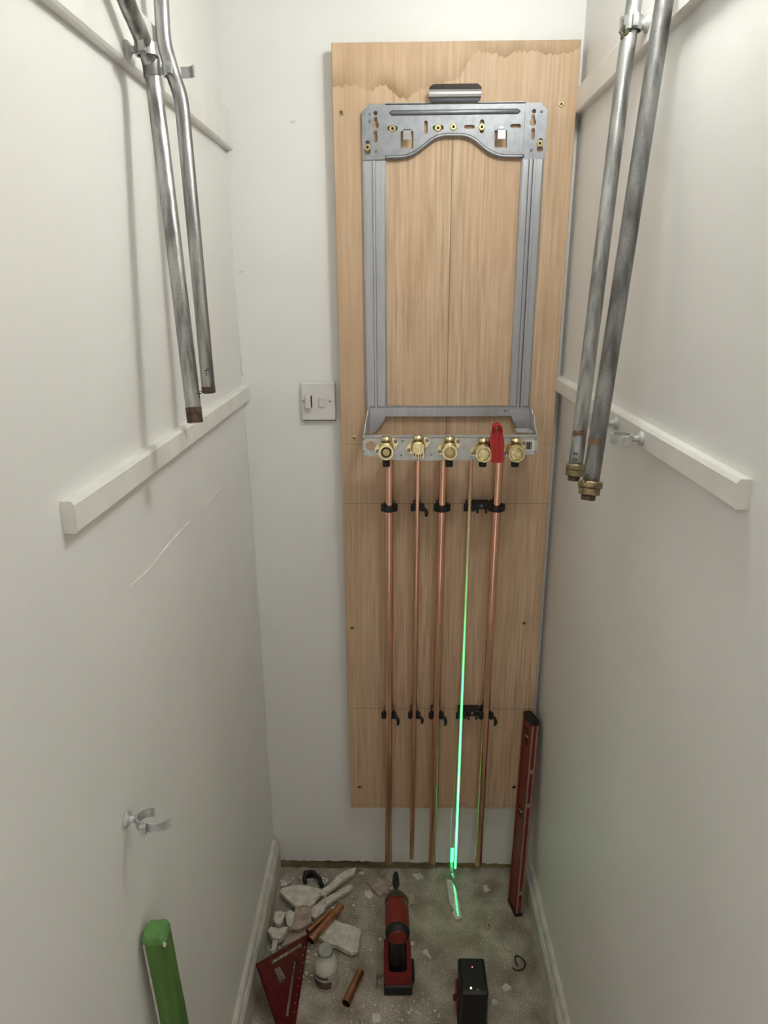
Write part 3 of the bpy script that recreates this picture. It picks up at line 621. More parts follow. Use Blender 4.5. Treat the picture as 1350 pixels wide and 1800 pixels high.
marks(pC, at(1012, 797, 1, -0.567), dC, RR, LH, 0.0058); marks(pC, at(1011, 808, 1, -0.569), dC, RR, LO, 0.0058)
marks(pD, at(1031.5, 838, 1, -0.719), dD, 0.0120, LC, 0.0058); marks(pD, at(1030, 846, 1, -0.72), dD, 0.0120, LO, 0.004)
for (t, uv, y_, r, hgt) in ((pC, (1018, 762), -0.561, RR, 0.009), (pD, (1047, 776), -0.711, 0.0120, 0.007)):
    c = at(uv[0], uv[1], 1, y_); d = dC if t is pC else dD; view = (CAM-c).normalized(); side = d.cross(view).normalized()
    vv = []; ff = []
    n_ = 9
    for k in range(n_):
        an = -1.0+1.7*k/(n_-1)
        for s_ in (-1, 1): vv.append(c+(view*math.cos(an)+side*math.sin(an))*(r+0.0003)+d*(s_*hgt*random.uniform(0.35, 0.8)+random.uniform(-0.15, 0.15)*hgt))
    for k in range(n_-1): ff.append((2*k, 2*k+2, 2*k+3, 2*k+1))
    MB().add(vv, ff).build('rust_patch', M['rust'], t)
hp = at(1105, 50, 1, -0.468)
m = MB()
for k in range(26):
    a_ = random.uniform(3.6, 6.0); hh = random.uniform(-0.012, 0.010)
    q = PC[0]+(PC[20]-PC[0])*0.5; base_ = hp+Vector((math.cos(a_)*0.0115, math.sin(a_)*0.0115, hh))
    m.box(base_-Vector((0.0028, 0.002, 0.004)), base_+Vector((0.0028, 0.002, 0.004)), 0.001, seg=1)
m.build('hemp_wrap', M['moss'], pC)

# ring clips (two-part pipe brackets on a screwed stem)
def ring_clip(base, outdir, stem, r, z, lab, path=None, mtl='clipmetal', grp='wall pipe brackets', hh=0.0075):
    base = Vector((base[0], base[1], z)); ex = Vector((outdir, 0, 0)); ey = Vector((0, 1, 0))
    t = thing('pipe_bracket', base, lab, 'bracket', grp)
    MB().lathe(base, ex, [(0, 0.012), (0.003, 0.011), (0.006, 0.006), (0.008, 0.0048), (stem, 0.0048)], 16).build('back_plate', M['clippaint'], t)
    c = stem+r
    halves = path(c, r) if path else [arc(c, 0, r, 88, 272, 14), arc(c, 0, r, -88, 88, 14)]
    for h in halves: MB().band(h, 0.0026, -hh, hh, base, ex, ey).build('half_ring', M[mtl], t)
    for sg in (-1, 1):
        if path and sg == 1 and path is open_path: continue
        MB().box((-0.0042, -0.0045, -hh*0.95), (0.0042, 0.0045, hh*0.95), 0.0008, M=Matrix.Translation(base+ex*c+ey*sg*(r+0.004))).build('ear', M[mtl], t)
    return t
def open_path(c, r): return [arc(c, 0, r, 70, 268, 16), [(c+0.001, -r)]+arc(c+0.014, 0.002, r+0.004, 236, 348, 12)]
ba = at(221, 1440, 0, XL); ring_clip((XL, ba.y, 0), 1, 0.016, 0.0145, ba.z, 'empty open pipe bracket low on the left wall above the green post', open_path, 'clippaint')
# left top: round the two pipes
P = min(PA, key=lambda p: abs(p.z-1.998)); xw = XL+0.016
ring_clip((xw, P.y, 0), 1, max(P.x-xw-0.0135, 0.004), 0.0135, P.z, 'pipe bracket holding the longer left pipe to the top rail')
P = min(PB, key=lambda p: abs(p.z-2.000)); P = at(302, 125, 1, -0.503)
def half_open(c, r): return [arc(c, 0, r, 90, 270, 14), [(c, -r)]+arc(c+r*1.35, -r*0.55, r*1.25, 190, 20, 16)]
ring_clip((xw, P.y, 0), 1, max(P.x-xw-0.0125, 0.004), 0.0130, P.z, 'half opened pipe bracket behind the shorter left pipe, loop swung out', half_open)
P = min(PC, key=lambda p: abs(p.z-at(1104, 45, 1, -0.467).z)); xw2 = XR-0.016
ring_clip((xw2, P.y, 0), -1, max(xw2-P.x-0.016, 0.004), 0.0155, P.z, 'pipe bracket near the top of the right wall holding the back pipe', None, 'clipmetal', hh=0.009)
ba = at(1128, 771, 0, xw2); ring_clip((xw2, ba.y, 0), -1, 0.016, 0.0150, ba.z, 'empty closed pipe bracket on the lower right rail, nearer the camera', None, 'clippaint')
ba = at(1084, 744, 0, xw2); ring_clip((xw2, ba.y, 0), -1, 0.016, 0.0150, ba.z, 'empty pipe bracket on the lower right rail, half hidden by the dark pipe', None, 'clippaint')

# ------------------------------------------------------------------ green post leaning on the left wall
p_top = Vector((XL+0.0225, -0.918, 0.800)); p_bot = Vector((-0.320, -0.914, 0.0)); d = (p_top-p_bot).normalized()
gp = thing('green_post', (p_bot.x, p_bot.y, 0), 'green painted square timber post leaning on the left wall', 'post')
ex = Vector((1, 0.06, 0)); ex = (ex-ex.dot(d)*d).normalized(); ey = d.cross(ex)
hw, ch = 0.0180, 0.0060
oct_ = [(-hw, -hw+ch), (-hw+ch, -hw), (hw-ch, -hw), (hw, -hw+ch), (hw, hw-ch), (hw-ch, hw), (-hw+ch, hw), (-hw, hw-ch)]
m = MB(); NS = 16; vv = []; ff = []
for i in range(NS+1):
    c = p_bot+(p_top-p_bot)*(i/NS)
    k_ = 1.0-0.04*(i/NS)+random.uniform(-0.02, 0.02)
    for a_, b_ in oct_:
        q = c+ex*a_*k_+ey*b_*k_
        if i == 0: q.z = max(q.z, 0.0)
        vv.append(q)
for i in range(NS):
    for k in range(8): ff.append((i*8+k, i*8+(k+1) % 8, (i+1)*8+(k+1) % 8, (i+1)*8+k))
ff.append(tuple(range(8))[::-1]); m.add(vv, ff).build('shaft', M['green'], gp)
vv = []; ff = []
for h, k_ in ((0.0, 0.96), (0.003, 0.99), (0.010, 0.93), (0.013, 0.80)):
    for a_, b_ in oct_: vv.append(p_top+d*h+ex*a_*k_+ey*b_*k_)
for i in range(3):
    for k in range(8): ff.append((i*8+k, i*8+(k+1) % 8, (i+1)*8+(k+1) % 8, (i+1)*8+k))
ff.append(tuple(range(24, 32))); MB().add(vv, ff).build('top_end', M['greentop'], gp)
m = MB(); c0 = p_bot-ex*(hw-0.004)-ey*(hw-0.003)
for sx_, nm_ in ((-1, 'scuffed_edge'),):
    e0 = p_bot+ex*sx_*(hw-ch*0.45)-ey*(hw-ch*0.45); e1 = p_top+ex*sx_*(hw-ch*0.5)*0.96-ey*(hw-ch*0.5)*0.96
    MB().tube([e0+(e1-e0)*0.02, e0+(e1-e0)*0.5, e1], 0.0022, 8).build(nm_, M['barewood'], gp)
q = p_top+ex*(hw-ch*0.4)*0.97-ey*(hw-ch*0.4)*0.97
MB().lathe(q-d*0.006, d, [(0, 0.0016), (0.004, 0.0030), (0.008, 0.0016)], 10).build('paint_chip', M['barewood'], gp)

# ------------------------------------------------------------------ red spirit level leaning in the right corner
b_n = (at(904, 1610, 2, 0.0)+at(917, 1609, 2, 0.0))/2; b_f = at(893, 1584, 2, 0.0)
t_n = at(940.5, 1267, 1, -0.098)
up = (t_n-b_n).normalized(); ey = Vector((b_f.x-at(904, 1610, 2, 0.0).x, b_f.y-at(904, 1610, 2, 0.0).y, 0)); ey = (ey-ey.dot(up)*up).normalized(); ex = ey.cross(up)
if ex.x < 0: ex = -ex
LL = (t_n-b_n).length; WD = 0.050; TH = 0.021
lv = thing('spirit_level', (b_n.x, b_n.y, 0), 'red box spirit level standing in the right corner', 'spirit level')
LM = Matrix((( ex.x, ey.x, up.x, b_n.x), (ex.y, ey.y, up.y, b_n.y), (ex.z, ey.z, up.z, b_n.z+0.0012), (0, 0, 0, 1)))
ht = TH/2
body = MB()
# I-shaped extrusion: two flanges and a web, with a window and a hand slot in the web
def lpt(a_, b_, h): return LM @ Vector((h, a_, b_))
wo = [(0, 0.012), (WD, 0.012), (WD, LL-0.014), (0, LL-0.014)]
win = lambda y0, y1, z0, z1: [(y0, z0), (y1, z0), (y1, z1), (y0, z1)]
body.sheet(wo, [win(0.014, 0.036, LL-0.085, LL-0.035), win(0.012, 0.038, 0.30, 0.33)], lambda a_, b_, h: lpt(a_, b_, h-0.0085), 0.017)
body.box((-ht, -0.004, 0.012), (ht, 0.003, LL-0.014), 0.0006, M=LM); body.box((-ht, WD-0.003, 0.012), (ht, WD+0.003, LL-0.014), 0.0006, M=LM)
body = body.build('body', M['redlevel'], lv)
for sg in (-1, 1): MB().box((sg*0.0068-0.0020, -0.0052, 0.012), (sg*0.0068+0.0020, -0.0038, LL-0.014), M=LM).build('milled_strip', M['palealu'], body)
MB().box((-ht-0.001, -0.0055, LL-0.014), (ht+0.001, WD+0.004, LL), 0.002, M=LM).build('end_cap', M['blackp'], lv)
MB().box((-ht-0.001, -0.0055, 0.0), (ht+0.001, WD+0.004, 0.012), 0.002, M=LM).build('end_cap', M['blackp'], lv)
for zz, nm_ in ((LL-0.06, 'vial_holder'), (0.315, 'vial_holder')):
    vh = MB().box((-0.0075, 0.012, zz-0.024), (0.0075, 0.038, zz+0.024), 0.002, M=LM).build(nm_, M['blackp'], lv)
    MB().tube([LM @ Vector((-0.0065, 0.014, zz)), LM @ Vector((-0.0065, 0.036, zz))], 0.004, 10).build('vial', M['brass_dark'], vh)
for zz in (0.075, 0.35, 0.452): MB().box((-0.0045, -0.0055, zz-0.006), (0.0045, -0.0030, zz+0.006), 0.001, M=LM).build('clamp_mark', M['palealu'], lv)

# ------------------------------------------------------------------ cordless drill standing on its battery
dx = 0.0005; dr = thing('cordless_drill', (dx, -0.345, 0), 'red and black cordless drill standing on its battery, bit pointing at the wall', 'drill')
ZB = 0.178                               # axis of the body
ROTZ = Matrix.Translation(Vector((dx, -0.345, 0))) @ Matrix.Rotation(math.radians(1.5), 4, 'Z') @ Matrix.Translation(-Vector((dx, -0.345, 0)))
def rz(m_):
    m_.v = [ROTZ @ p for p in m_.v]; return m_
yb = -0.392
rz(MB().lathe((dx, yb+0.018, ZB), (0, 1, 0), [(0, 0.0290), (0.004, 0.0300), (0.05, 0.0305), (0.078, 0.0300), (0.082, 0.027)], 28)).build('motor_housing', M['redtool'], dr)
rz(MB().lathe((dx, yb, ZB), (0, 1, 0), [(0, 0.020), (0.003, 0.027), (0.008, 0.0300), (0.016, 0.0312), (0.020, 0.0300)], 28)).build('rear_cap', M['blackp'], dr)
rz(MB().lathe((dx, yb-0.002, ZB), (0, 1, 0), [(0, 0.016), (0.003, 0.0225), (0.006, 0.024)], 24)).build('rear_badge', M['redtool'], dr)
rz(MB().lathe((dx, yb+0.096, ZB), (0, 1, 0), [(0, 0.0305), (0.004, 0.031), (0.012, 0.030), (0.022, 0.025), (0.030, 0.019), (0.034, 0.010)], 28)).build('nose', mat('olive_rubber', (0.045, 0.043, 0.028, 1), 0.5, var=0.2), dr)
rz(MB().lathe((dx, yb+0.126, ZB), (0, 1, 0), [(0, 0.0055), (0.022, 0.0055), (0.024, 0.0060), (0.032, 0.0095), (0.055, 0.0090), (0.068, 0.0070), (0.073, 0.0045), (0.075, 0.0025)], 16)).build('bit_holder', M['blackp'], dr)
# handle: elliptical section leaning slightly
hv = []; hf = []; NSG = 16
for i in range(9):
    t_ = i/8; zz = 0.058+(ZB-0.02-0.058)*t_; yc = -0.350+0.004*t_; rx = 0.0165+0.003*(1-t_)**2; ry = 0.0215+0.004*abs(t_-0.5)
    for k in range(NSG): hv.append((dx+rx*math.cos(2*math.pi*k/NSG), yc+ry*math.sin(2*math.pi*k/NSG), zz))
for i in range(8):
    for k in range(NSG): hf.append((i*NSG+k, i*NSG+(k+1) % NSG, (i+1)*NSG+(k+1) % NSG, (i+1)*NSG+k))
rz(MB().add(hv, hf, True)).build('handle', M['blackp'], dr)
rz(MB().box((dx-0.007, -0.330, 0.112), (dx+0.007, -0.318, 0.140), 0.003)).build('trigger', M['blackp'], dr)
# foot: red shell open round the handle, tray-like
foot = MB(); fo = []
def rr(x0, y0, x1, y1, r): return [(x1-r+q[0], y1-r+q[1]) for q in arc(0, 0, r, 0, 90, 4)]+[(x0+r+q[0], y1-r+q[1]) for q in arc(0, 0, r, 90, 180, 4)]+[(x0+r+q[0], y0+r+q[1]) for q in arc(0, 0, r, 180, 270, 4)]+[(x1-r+q[0], y0+r+q[1]) for q in arc(0, 0, r, 270, 360, 4)]
foot.sheet(rr(dx-0.034, -0.400, dx+0.036, -0.292, 0.008), [rr(dx-0.022, -0.388, dx+0.024, -0.300, 0.010)], lambda a_, b_, h: Vector((a_, b_, 0.030+h)), 0.030)
rz(foot).build('foot_shell', M['redtool'], dr)
rz(MB().box((dx-0.023, -0.389, 0.028), (dx+0.025, -0.299, 0.042))).build('foot_well', M['blackp'], dr)
rz(MB().box((dx-0.0345, -0.405, 0.0), (dx+0.0365, -0.285, 0.031), 0.004)).build('battery', M['blackp'], dr)
rz(MB().box((dx-0.007, -0.3885, 0.040), (dx+0.009, -0.383, 0.047), 0.001)).build('catch', M['redtool'], dr)
rz(MB().box((dx+0.036, -0.385, 0.016), (dx+0.043, -0.345, 0.052), 0.002)).build('side_grip', M['blackp'], dr)
clip = MB().box((dx-0.053, -0.392, 0.012), (dx-0.0505, -0.378, 0.048), 0.001); clip.box((dx-0.053, -0.390, 0.040), (dx-0.033, -0.380, 0.0425), 0.0006)
rz(clip).build('belt_clip', M['pipe_dark'], dr)

# ------------------------------------------------------------------ laser level and its light
ly0, ly1, lz = -0.492, -0.398, 0.126
c0, c1 = at(804, 1690, 1, ly1), at(851, 1690, 1, ly1); lx0, lx1 = c0.x, c1.x
ll = thing('laser_level', ((lx0+lx1)/2, (ly0+ly1)/2, 0), 'black laser level on the floor throwing the green line', 'laser level')
MB().box((lx0, ly0, 0.012), (lx1, ly1, lz), 0.007, seg=3).build('housing', M['blackg'], ll)
MB().box((lx0-0.003, ly0+0.004, 0.0), (lx1+0.003, ly1-0.006, 0.014), 0.003).build('base', M['blackp'], ll)
MB().box((lx0+0.006, ly0+0.008, lz-0.001), (lx1-0.006, ly1-0.010, lz+0.0015), 0.0012).build('top_panel', M['blackp'], ll)
sp = MB().box((lx0-0.006, ly0+0.02, 0.03), (lx0+0.001, ly0+0.070, 0.085), 0.002).build('side_guard', M['redsq'], ll)
MB().lathe((lx0-0.013, ly0+0.045, 0.055), (1, 0, 0), [(0, 0.006), (0.002, 0.0075), (0.008, 0.0075)], 14).build('side_knob', M['redsq'], ll)
MB().box(((lx0+lx1)/2-0.016, ly1-0.002, 0.055), ((lx0+lx1)/2+0.016, ly1+0.001, 0.108), 0.001).build('laser_window', M['blackg'], ll)
for (u, v, col, s_, r_) in ((830, 1700, (1.0, 0.25, 0.35, 1), 1.6, 0.0016), (828, 1737, (0.35, 1.0, 0.35, 1), 5.0, 0.0024)):
    MB().lathe(at(u, v, 2, lz+0.0012), (0, 0, 1), [(0, r_), (0.0008, r_), (0.0014, r_*0.6)], 12).build('status_light', emit('status_light', col, s_), ll)
MB().lathe(at(840, 1740, 2, lz+0.0012), (0, 0, 1), [(0, 0.0035), (0.0012, 0.0032)], 14).build('button', M['pipe_dark'], ll)
P1, T, r4 = pipe_ax[3]
LP = Vector(((lx0+lx1)/2-0.004, ly1+0.004, 0.088))
pd = (T-P1).normalized(); npl = pd.cross(P1-LP).normalized(); fw = pd.cross(npl); fw = fw if fw.y > 0 else -fw
ld = bpy.data.lights.new('laser_beam', 'POINT'); ld.shadow_soft_size = 0.0; ld.energy = 1.0; ld.use_nodes = True
lo = bpy.data.objects.new('laser_beam', ld); COL.objects.link(lo); lo.parent = ll; lo.location = LP-ORG[ll.name]
N = ld.node_tree.nodes; L = ld.node_tree.links; em = N['Emission']; g = N.new('ShaderNodeNewGeometry')
def vdot(v_):
    n_ = N.new('ShaderNodeVectorMath'); n_.operation = 'DOT_PRODUCT'; L.new(g.outputs['Incoming'], n_.inputs[0]); n_.inputs[1].default_value = v_; return n_.outputs['Value']
def lm(op, a_, b_, cl=False):
    n_ = N.new('ShaderNodeMath'); n_.operation = op; n_.use_clamp = cl
    for i_, q_ in enumerate((a_, b_)):
        if isinstance(q_, (int, float)): n_.inputs[i_].default_value = q_
        else: L.new(q_, n_.inputs[i_])
    return n_.outputs[0]
fwd_ = lm('MAXIMUM', vdot(fw), 0.05); off = lm('DIVIDE', lm('DIVIDE', vdot(npl), fwd_), 0.0085); gauss = lm('POWER', 2.718, lm('MULTIPLY', lm('MULTIPLY', off, off), -1.0))
upc = vdot(pd); fan = lm('MULTIPLY', lm('MULTIPLY', lm('GREATER_THAN', upc, -0.345), lm('MULTIPLY', lm('ADD', upc, 0.42), 1.7, True)), lm('MULTIPLY', lm('GREATER_THAN', vdot(fw), 0.05), lm('MULTIPLY', lm('SUBTRACT', 0.9685, upc), 16.0, True)))
LASER = 95.0
L.new(lm('MULTIPLY', lm('DIVIDE', lm('MULTIPLY', gauss, fan), fwd_), LASER), em.inputs['Strength']); em.inputs['Color'].default_value = (0.02, 1.0, 0.34, 1)

# ------------------------------------------------------------------ bottle
bc = at(574, 1728, 2, 0.0); bc = Vector((bc.x, bc.y+0.004, 0))
bt = thing('plastic_bottle', bc, 'small white plastic bottle with a grey screw cap and dark label', 'bottle')
RB = 0.0300; HB = 0.118
MB().lathe(bc, (0, 0, 1), [(0, RB*0.9), (0.003, RB), (0.062, RB), (0.066, RB*0.97), (0.076, RB*0.86), (0.084, RB*0.66), (0.090, RB*0.55), (0.104, RB*0.52)], 32).build('body', M['bottle'], bt)
cp = MB().lathe(bc, (0, 0, 1), [(0.100, 0.0175), (0.101, 0.0195), (0.110, 0.0190), (0.1135, 0.0175), (0.1148, 0.0145), (0.1140, 0.012), (0.1150, 0.006)], 28).build('cap', M['cap'], bt)
vv = []; ff = []; NL = 28
def wrap(a0, a1, z0, z1, r):
    m_ = MB(); vv = []; ff = []
    for k in range(NL+1):
        a_ = math.radians(a0+(a1-a0)*k/NL)
        vv += [bc+Vector((r*math.cos(a_), r*math.sin(a_), z0)), bc+Vector((r*math.cos(a_), r*math.sin(a_), z1))]
    for k in range(NL): ff.append((2*k, 2*k+2, 2*k+3, 2*k+1))
    return m_.add(vv, ff, True)
wrap(170, 400, 0.008, 0.056, RB+0.0003).build('label', M['label_l'], bt)
wrap(200, 300, 0.010, 0.034, RB+0.0006).build('label_print', M['label_d'], bt)
wrap(215, 285, 0.042, 0.050, RB+0.0006).build('label_print', M['label_d'], bt)

# ------------------------------------------------------------------ speed square leaning on the skirting
A = at(544, 1640, 2, 0.030); Bq = at(452, 1693, 2, 0.128); Cq = at(510, 1866, 2, 0.002)
nsq = (A-Bq).cross(Cq-Bq).normalized(); nsq = nsq if nsq.dot(CAM-Bq) > 0 else -nsq
e1 = (A-Bq).normalized(); e2 = nsq.cross(e1); e2 = e2 if e2.dot(Cq-Bq) > 0 else -e2
def sq2(u, v): q = on_plane(u, v, Bq, nsq)-Bq; return (q.dot(e1), q.dot(e2))
c4 = lambda x, y: sq2(400+x/4.5, 1440+y/4.5)
sqf = lambda a_, b_, h: Bq+e1*a_+e2*b_-nsq*h
sq = thing('rafter_square', ((A.x+Bq.x+Cq.x)/3, (A.y+Bq.y+Cq.y)/3, 0), 'dark red triangular rafter square leaning against the left skirting', 'square')
q_ = lambda P: ((P-Bq).dot(e1), (P-Bq).dot(e2))
pl_ = MB().sheet([q_(A), q_(Bq), q_(Cq)], [[c4(345, 1125), c4(590, 975), c4(600, 997), c4(357, 1143)], [c4(370, 1185), c4(425, 1160), c4(470, 1250), c4(415, 1300)], [c4(528, 1110), c4(551, 1118), c4(490, 1565), c4(462, 1555)]], sqf, 0.0045).build('plate', M['redsq'], sq)
dC_ = (Cq-Bq).normalized(); inn = (e1-e1.dot(dC_)*dC_).normalized()
MB().extrude([(0, -0.006), (0.010, -0.006), (0.010, 0.010), (0, 0.010)], Bq, Bq+dC_*(Cq-Bq).length*0.97, inn, nsq).build('fence', M['redsq'], pl_)
for k in range(9):
    P_ = A+(Cq-A)*(0.12+0.07*k); P_ = P_+(Bq-P_).normalized()*0.012
    MB().lathe(P_+nsq*0.0001, nsq, [(0, 0.0012), (0.0003, 0.0012)], 8).build('scale_mark', M['paper'], pl_)

# ------------------------------------------------------------------ copper offcuts
def offcut(p, q, r, lab, z):
    P, Q = at(p[0], p[1], 2, z), at(q[0], q[1], 2, z); t = thing('copper_offcut', ((P.x+Q.x)/2, (P.y+Q.y)/2, z-r), lab, 'pipe', 'copper pipe offcuts on the floor')
    MB().tube([P, (P+Q)/2, Q], r, 18, cap=False).build('tube', M['copper_old'], t)
    MB().tube([P, Q], r*0.88, 16, cap=False).build('bore', M['brass_dark'], t)
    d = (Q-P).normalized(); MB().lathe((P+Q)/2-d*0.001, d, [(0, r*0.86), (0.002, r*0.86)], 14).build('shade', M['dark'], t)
offcut((634, 1708), (608, 1764), 0.0108, 'short copper offcut on the floor between bottle and drill', 0.0112)
offcut((600, 1592), (546, 1654), 0.0108, 'longer copper offcut lying on the rubble behind the rafter square', 0.030)
offcut((583, 1600), (541, 1638), 0.0075, 'thin copper offcut tucked behind the longer one in the rubble', 0.022)

# ------------------------------------------------------------------ plaster rubble
def chunk(name, px, ztop, th, lab, mtl='plaster', grp='broken plaster pieces', tilt=0.0):
    poly = [at(u, v, 2, ztop) for u, v in px]; c = sum(poly, Vector())/len(poly)
    # subdivide and roughen the outline
    out_ = []
    for i in range(len(poly)):
        a_, b_ = poly[i], poly[(i+1) % len(poly)]; nseg = 3 if (b_-a_).length > 0.015 else 2
        for k in range(nseg):
            q = a_+(b_-a_)*(k/nseg); j = 0.0010 if (b_-a_).length > 0.015 else 0.0006
            out_.append((q.x+random.uniform(-j, j), q.y+random.uniform(-j, j)))
    m_ = MB().sheet(out_, [], lambda a1, b1, h: Vector((a1, b1, h)), th); n_ = len(m_.v)
    for p in m_.v:
        top_ = p.z > th*0.5
        base_ = max(ztop-th, 0.0); hgt = (ztop-base_)
        s_ = 1.0 if top_ else 0.97
        p.x = c.x+(p.x-c.x)*s_; p.y = c.y+(p.y-c.y)*s_
        p.z = (ztop+random.uniform(-0.0012, 0.0012) if top_ else base_)+tilt*(p.y-c.y)
        p.z = max(p.z, 0.0002)
    return m_.build(name, M[mtl], label=lab, cat='plaster', group=grp)
c8 = lambda pts_: [(440+x/6.136, 1490+y/6.136) for x, y in pts_]
chunk('plaster_slab', c8([(310, 470), (345, 430), (520, 395), (700, 430), (790, 462), (700, 570), (650, 632), (560, 615), (495, 640)]), 0.030, 0.013, 'large flat plaster slab below the black clip in the left corner')
chunk('plaster_strip', c8([(735, 480), (850, 400), (1010, 250), (1140, 208), (1132, 258), (930, 400), (790, 515)]), 0.036, 0.010, 'long ragged plaster strip pointing at the back wall')
chunk('plaster_strip', c8([(800, 540), (1080, 395), (1115, 420), (860, 592), (828, 612)]), 0.022, 0.010, 'smooth plaster strip just above the copper offcut')
chunk('plaster_lump', c8([(490, 650), (560, 610), (645, 600), (660, 680), (662, 800), (520, 885), (440, 875)]), 0.028, 0.018, 'pinkish plaster lump in the middle of the rubble', 'plaster_pink')
chunk('plaster_lump', c8([(420, 905), (640, 830), (655, 905), (460, 1010), (330, 1060)]), 0.012, 0.012, 'pinkish plaster piece behind the top edge of the rafter square', 'plaster_pink')
chunk('plaster_lump', c8([(665, 640), (790, 545), (835, 580), (790, 690), (700, 760), (660, 740)]), 0.016, 0.012, 'small grey plaster lump between the slab and the offcut')
chunk('plaster_lump', c8([(250, 770), (275, 690), (335, 680), (375, 700), (345, 805), (290, 840)]), 0.030, 0.026, 'pale crumbling plaster lump by the left skirting')
chunk('plaster_lump', c8([(380, 700), (430, 672), (482, 690), (440, 855), (398, 835)]), 0.028, 0.022, 'narrow pale plaster lump beside the pinkish one')
chunk('plaster_lump', c8([(185, 890), (230, 850), (300, 868), (405, 850), (372, 930), (310, 985), (245, 970)]), 0.034, 0.016, 'heart shaped pale plaster flake above the rafter square')
chunk('plaster_strip', c8([(240, 1000), (302, 990), (272, 1105), (230, 1115)]), 0.030, 0.010, 'narrow plaster sliver running behind the rafter square corner')
chunk('plaster_lump', c8([(325, 395), (365, 345), (400, 385), (385, 412), (330, 420)]), 0.016, 0.016, 'small plaster nub between the slab and the left skirting')
chunk('plaster_slab', c8([(770, 890), (900, 760), (985, 815), (1130, 848), (1195, 900), (1155, 1115), (1095, 1132), (930, 1055), (800, 1010), (740, 960)]), 0.022, 0.014, 'clean white plaster block behind the bottle cap')
chunk('plaster_flake', [(645, 1549), (672, 1541), (688, 1553), (681, 1570), (666, 1574)], 0.008, 0.008, 'pinkish flat flake left of the drill bit', 'plaster_pink')
chunk('plaster_flake', [(640, 1570), (650, 1563), (656, 1574), (648, 1580)], 0.008, 0.008, 'little white flake left of the drill nose')
chunk('plaster_flake', [(725, 1536), (738, 1534), (744, 1542), (735, 1547)], 0.008, 0.008, 'little white flake right of the drill bit')
chunk('plaster_flake', [(742, 1672), (750, 1667), (759, 1684), (743, 1676)], 0.006, 0.006, 'triangular white flake right of the drill foot')
chunk('plaster_flake', [(883, 1734), (889, 1728), (899, 1735), (885, 1744)], 0.006, 0.006, 'triangular white flake right of the laser level')
chunk('plaster_flake', [(849, 1557), (856, 1555), (861, 1564), (853, 1567)], 0.006, 0.006, 'little white flake near the foot of the red level')
chunk('plaster_flake', [(863, 1757), (872, 1756), (875, 1763), (866, 1764)], 0.006, 0.006, 'small grey flake close to the laser level')
chunk('plaster_flake', [(654, 1783), (668, 1780), (670, 1795), (655, 1797)], 0.006, 0.006, 'white flake at the front edge below the drill')
chunk('plaster_strip', [(785, 1546), (794, 1546), (805, 1572), (812, 1613), (803, 1617), (795, 1606), (798, 1599), (791, 1590)], 0.009, 0.009, 'white plaster sliver lit by the green laser line on the floor')
chunk('plaster_flake', [(719, 1572), (727, 1570), (727, 1589), (720, 1592)], 0.005, 0.005, 'brownish chip beside the drill nose', 'plaster_pink')
# crumbs too small to count
m = MB(); cr = random.Random(3)
def crumb(x, y, s_):
    if -0.06 < x < 0.05 and -0.41 < y < -0.28: return
    if 0.13 < x < 0.23 and y < -0.39: return
    b_ = bmesh.new(); bmesh.ops.create_icosphere(b_, subdivisions=1, radius=s_)
    k = [cr.uniform(0.5, 1.3) for _ in range(3)]
    for p in b_.verts: p.co = Vector((p.co.x*k[0]*cr.uniform(0.8, 1.2)+x, p.co.y*k[1]*cr.uniform(0.8, 1.2)+y, max(p.co.z*k[2]*0.7+s_*0.35, 0.0)))
    m.bm(b_)
for _ in range(420): crumb(cr.uniform(XL+0.025, XR-0.025), cr.uniform(-0.62, -0.01), cr.choice((0.0010, 0.0014, 0.0020, 0.0030)))
for _ in range(260): crumb(cr.gauss(-0.27, 0.055) if cr.random() < 0.85 else cr.uniform(-0.2, 0.05), cr.uniform(-0.36, -0.02), cr.choice((0.0018, 0.0030, 0.0045, 0.0060)))
for _ in range(260): crumb(cr.uniform(-0.12, 0.12), cr.uniform(-0.56, -0.40), cr.choice((0.0010, 0.0016, 0.0024, 0.0036)))
for i_ in range(len(m.v)): m.v[i_].x = min(max(m.v[i_].x, XL+0.021), XR-0.021)
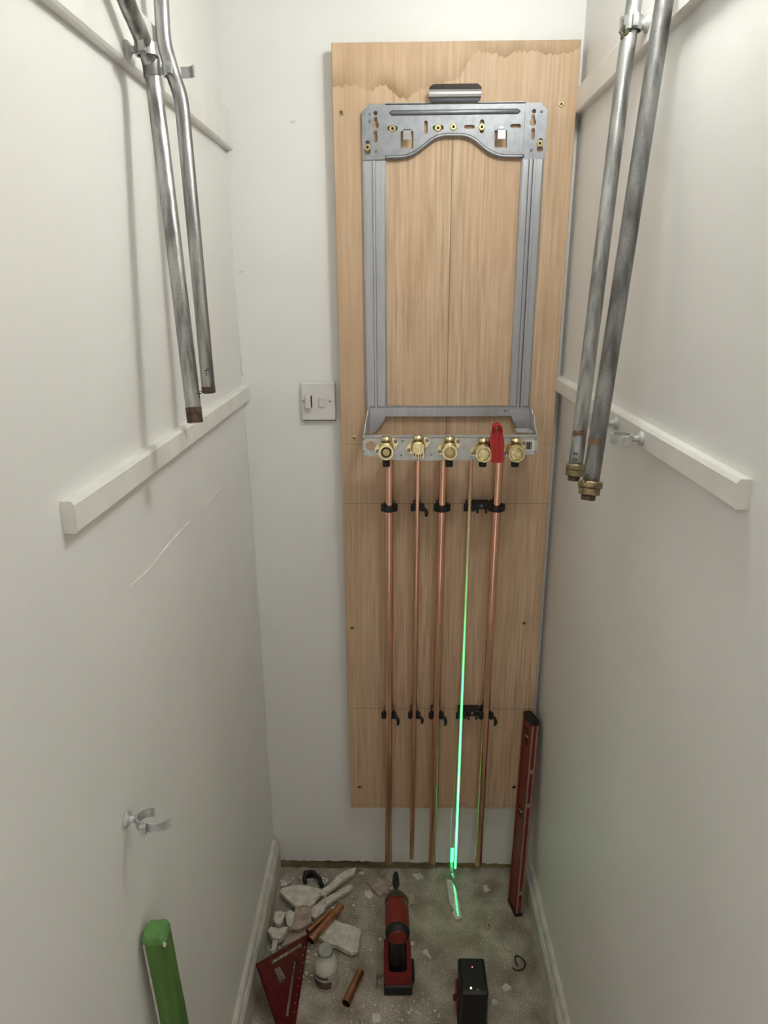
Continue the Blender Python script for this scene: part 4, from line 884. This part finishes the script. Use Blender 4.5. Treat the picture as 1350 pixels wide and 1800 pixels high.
m.build('plaster_crumbs', M['plaster'], label='fine plaster crumbs and dust scattered over the floor', cat='rubble', kind='stuff', org=(0, -0.3, 0))

# ------------------------------------------------------------------ small things on the floor
bcl = at(548, 1545, 2, 0.012); t = thing('loose_pipe_clip', (bcl.x, bcl.y, 0), 'loose black pipe clip lying in the left back corner', 'clip')
q8 = lambda x, y, z: at(440+x/6.136, 1490+y/6.136, 2, z)
pth = smooth_path([q8(590, 385, 0.008), q8(590, 310, 0.014), q8(640, 262, 0.018), q8(700, 290, 0.018), q8(745, 335, 0.014), q8(775, 420, 0.008)], 6)
MB().tube(pth, 0.0062, 10).build('jaw', M['blackp'], t)
MB().box(q8(580, 300, 0.006)-Vector((0.002, 0.006, 0.005)), q8(705, 250, 0.020)+Vector((0, 0.002, 0)), 0.002).build('base', M['blackp'], t)
MB().lathe(q8(755, 400, 0.004), (0, 0, 1), [(0, 0.006), (0.012, 0.006), (0.014, 0.004)], 12).build('ear', M['blackp'], t)
rc = at(911, 1692, 2, 0.003)
pr = [at(780+x/8.4375, 1640+y/8.4375, 2, 0.003) for x, y in ((1100, 490), (1070, 430), (1060, 350), (1110, 345), (1190, 410), (1210, 470), (1175, 530), (1110, 555), (1060, 545), (1020, 515))]
MB().tube(smooth_path(pr, 5), 0.0017, 8).build('wire_loop', M['blackp'], label='curled black wire loop on the floor by the right skirting', cat='wire')
oc = at(858, 1630, 2, 0.006); t = thing('brass_olive', (oc.x, oc.y, 0), 'tiny brass compression ring on the floor left of the wire loop', 'ring')
MB().lathe(Vector((oc.x-0.001, oc.y-0.004, 0.0062)), (0.15, 1, 0), [(0, 0.0052), (0.002, 0.0062), (0.008, 0.0062), (0.010, 0.0052)], 18).build('ring', M['brass'], t)
pw = [at(620+x/3.553, 1440+y/3.553, 2, 0.001) for x, y in ((885, 670), (910, 700), (935, 760), (950, 810), (985, 830), (1005, 828))]
MB().tube(smooth_path(pw, 5), 0.0006, 6).build('wire_strand', M['pipe_dark'], label='thin dark wire strand trailing from the brass ring', cat='wire')
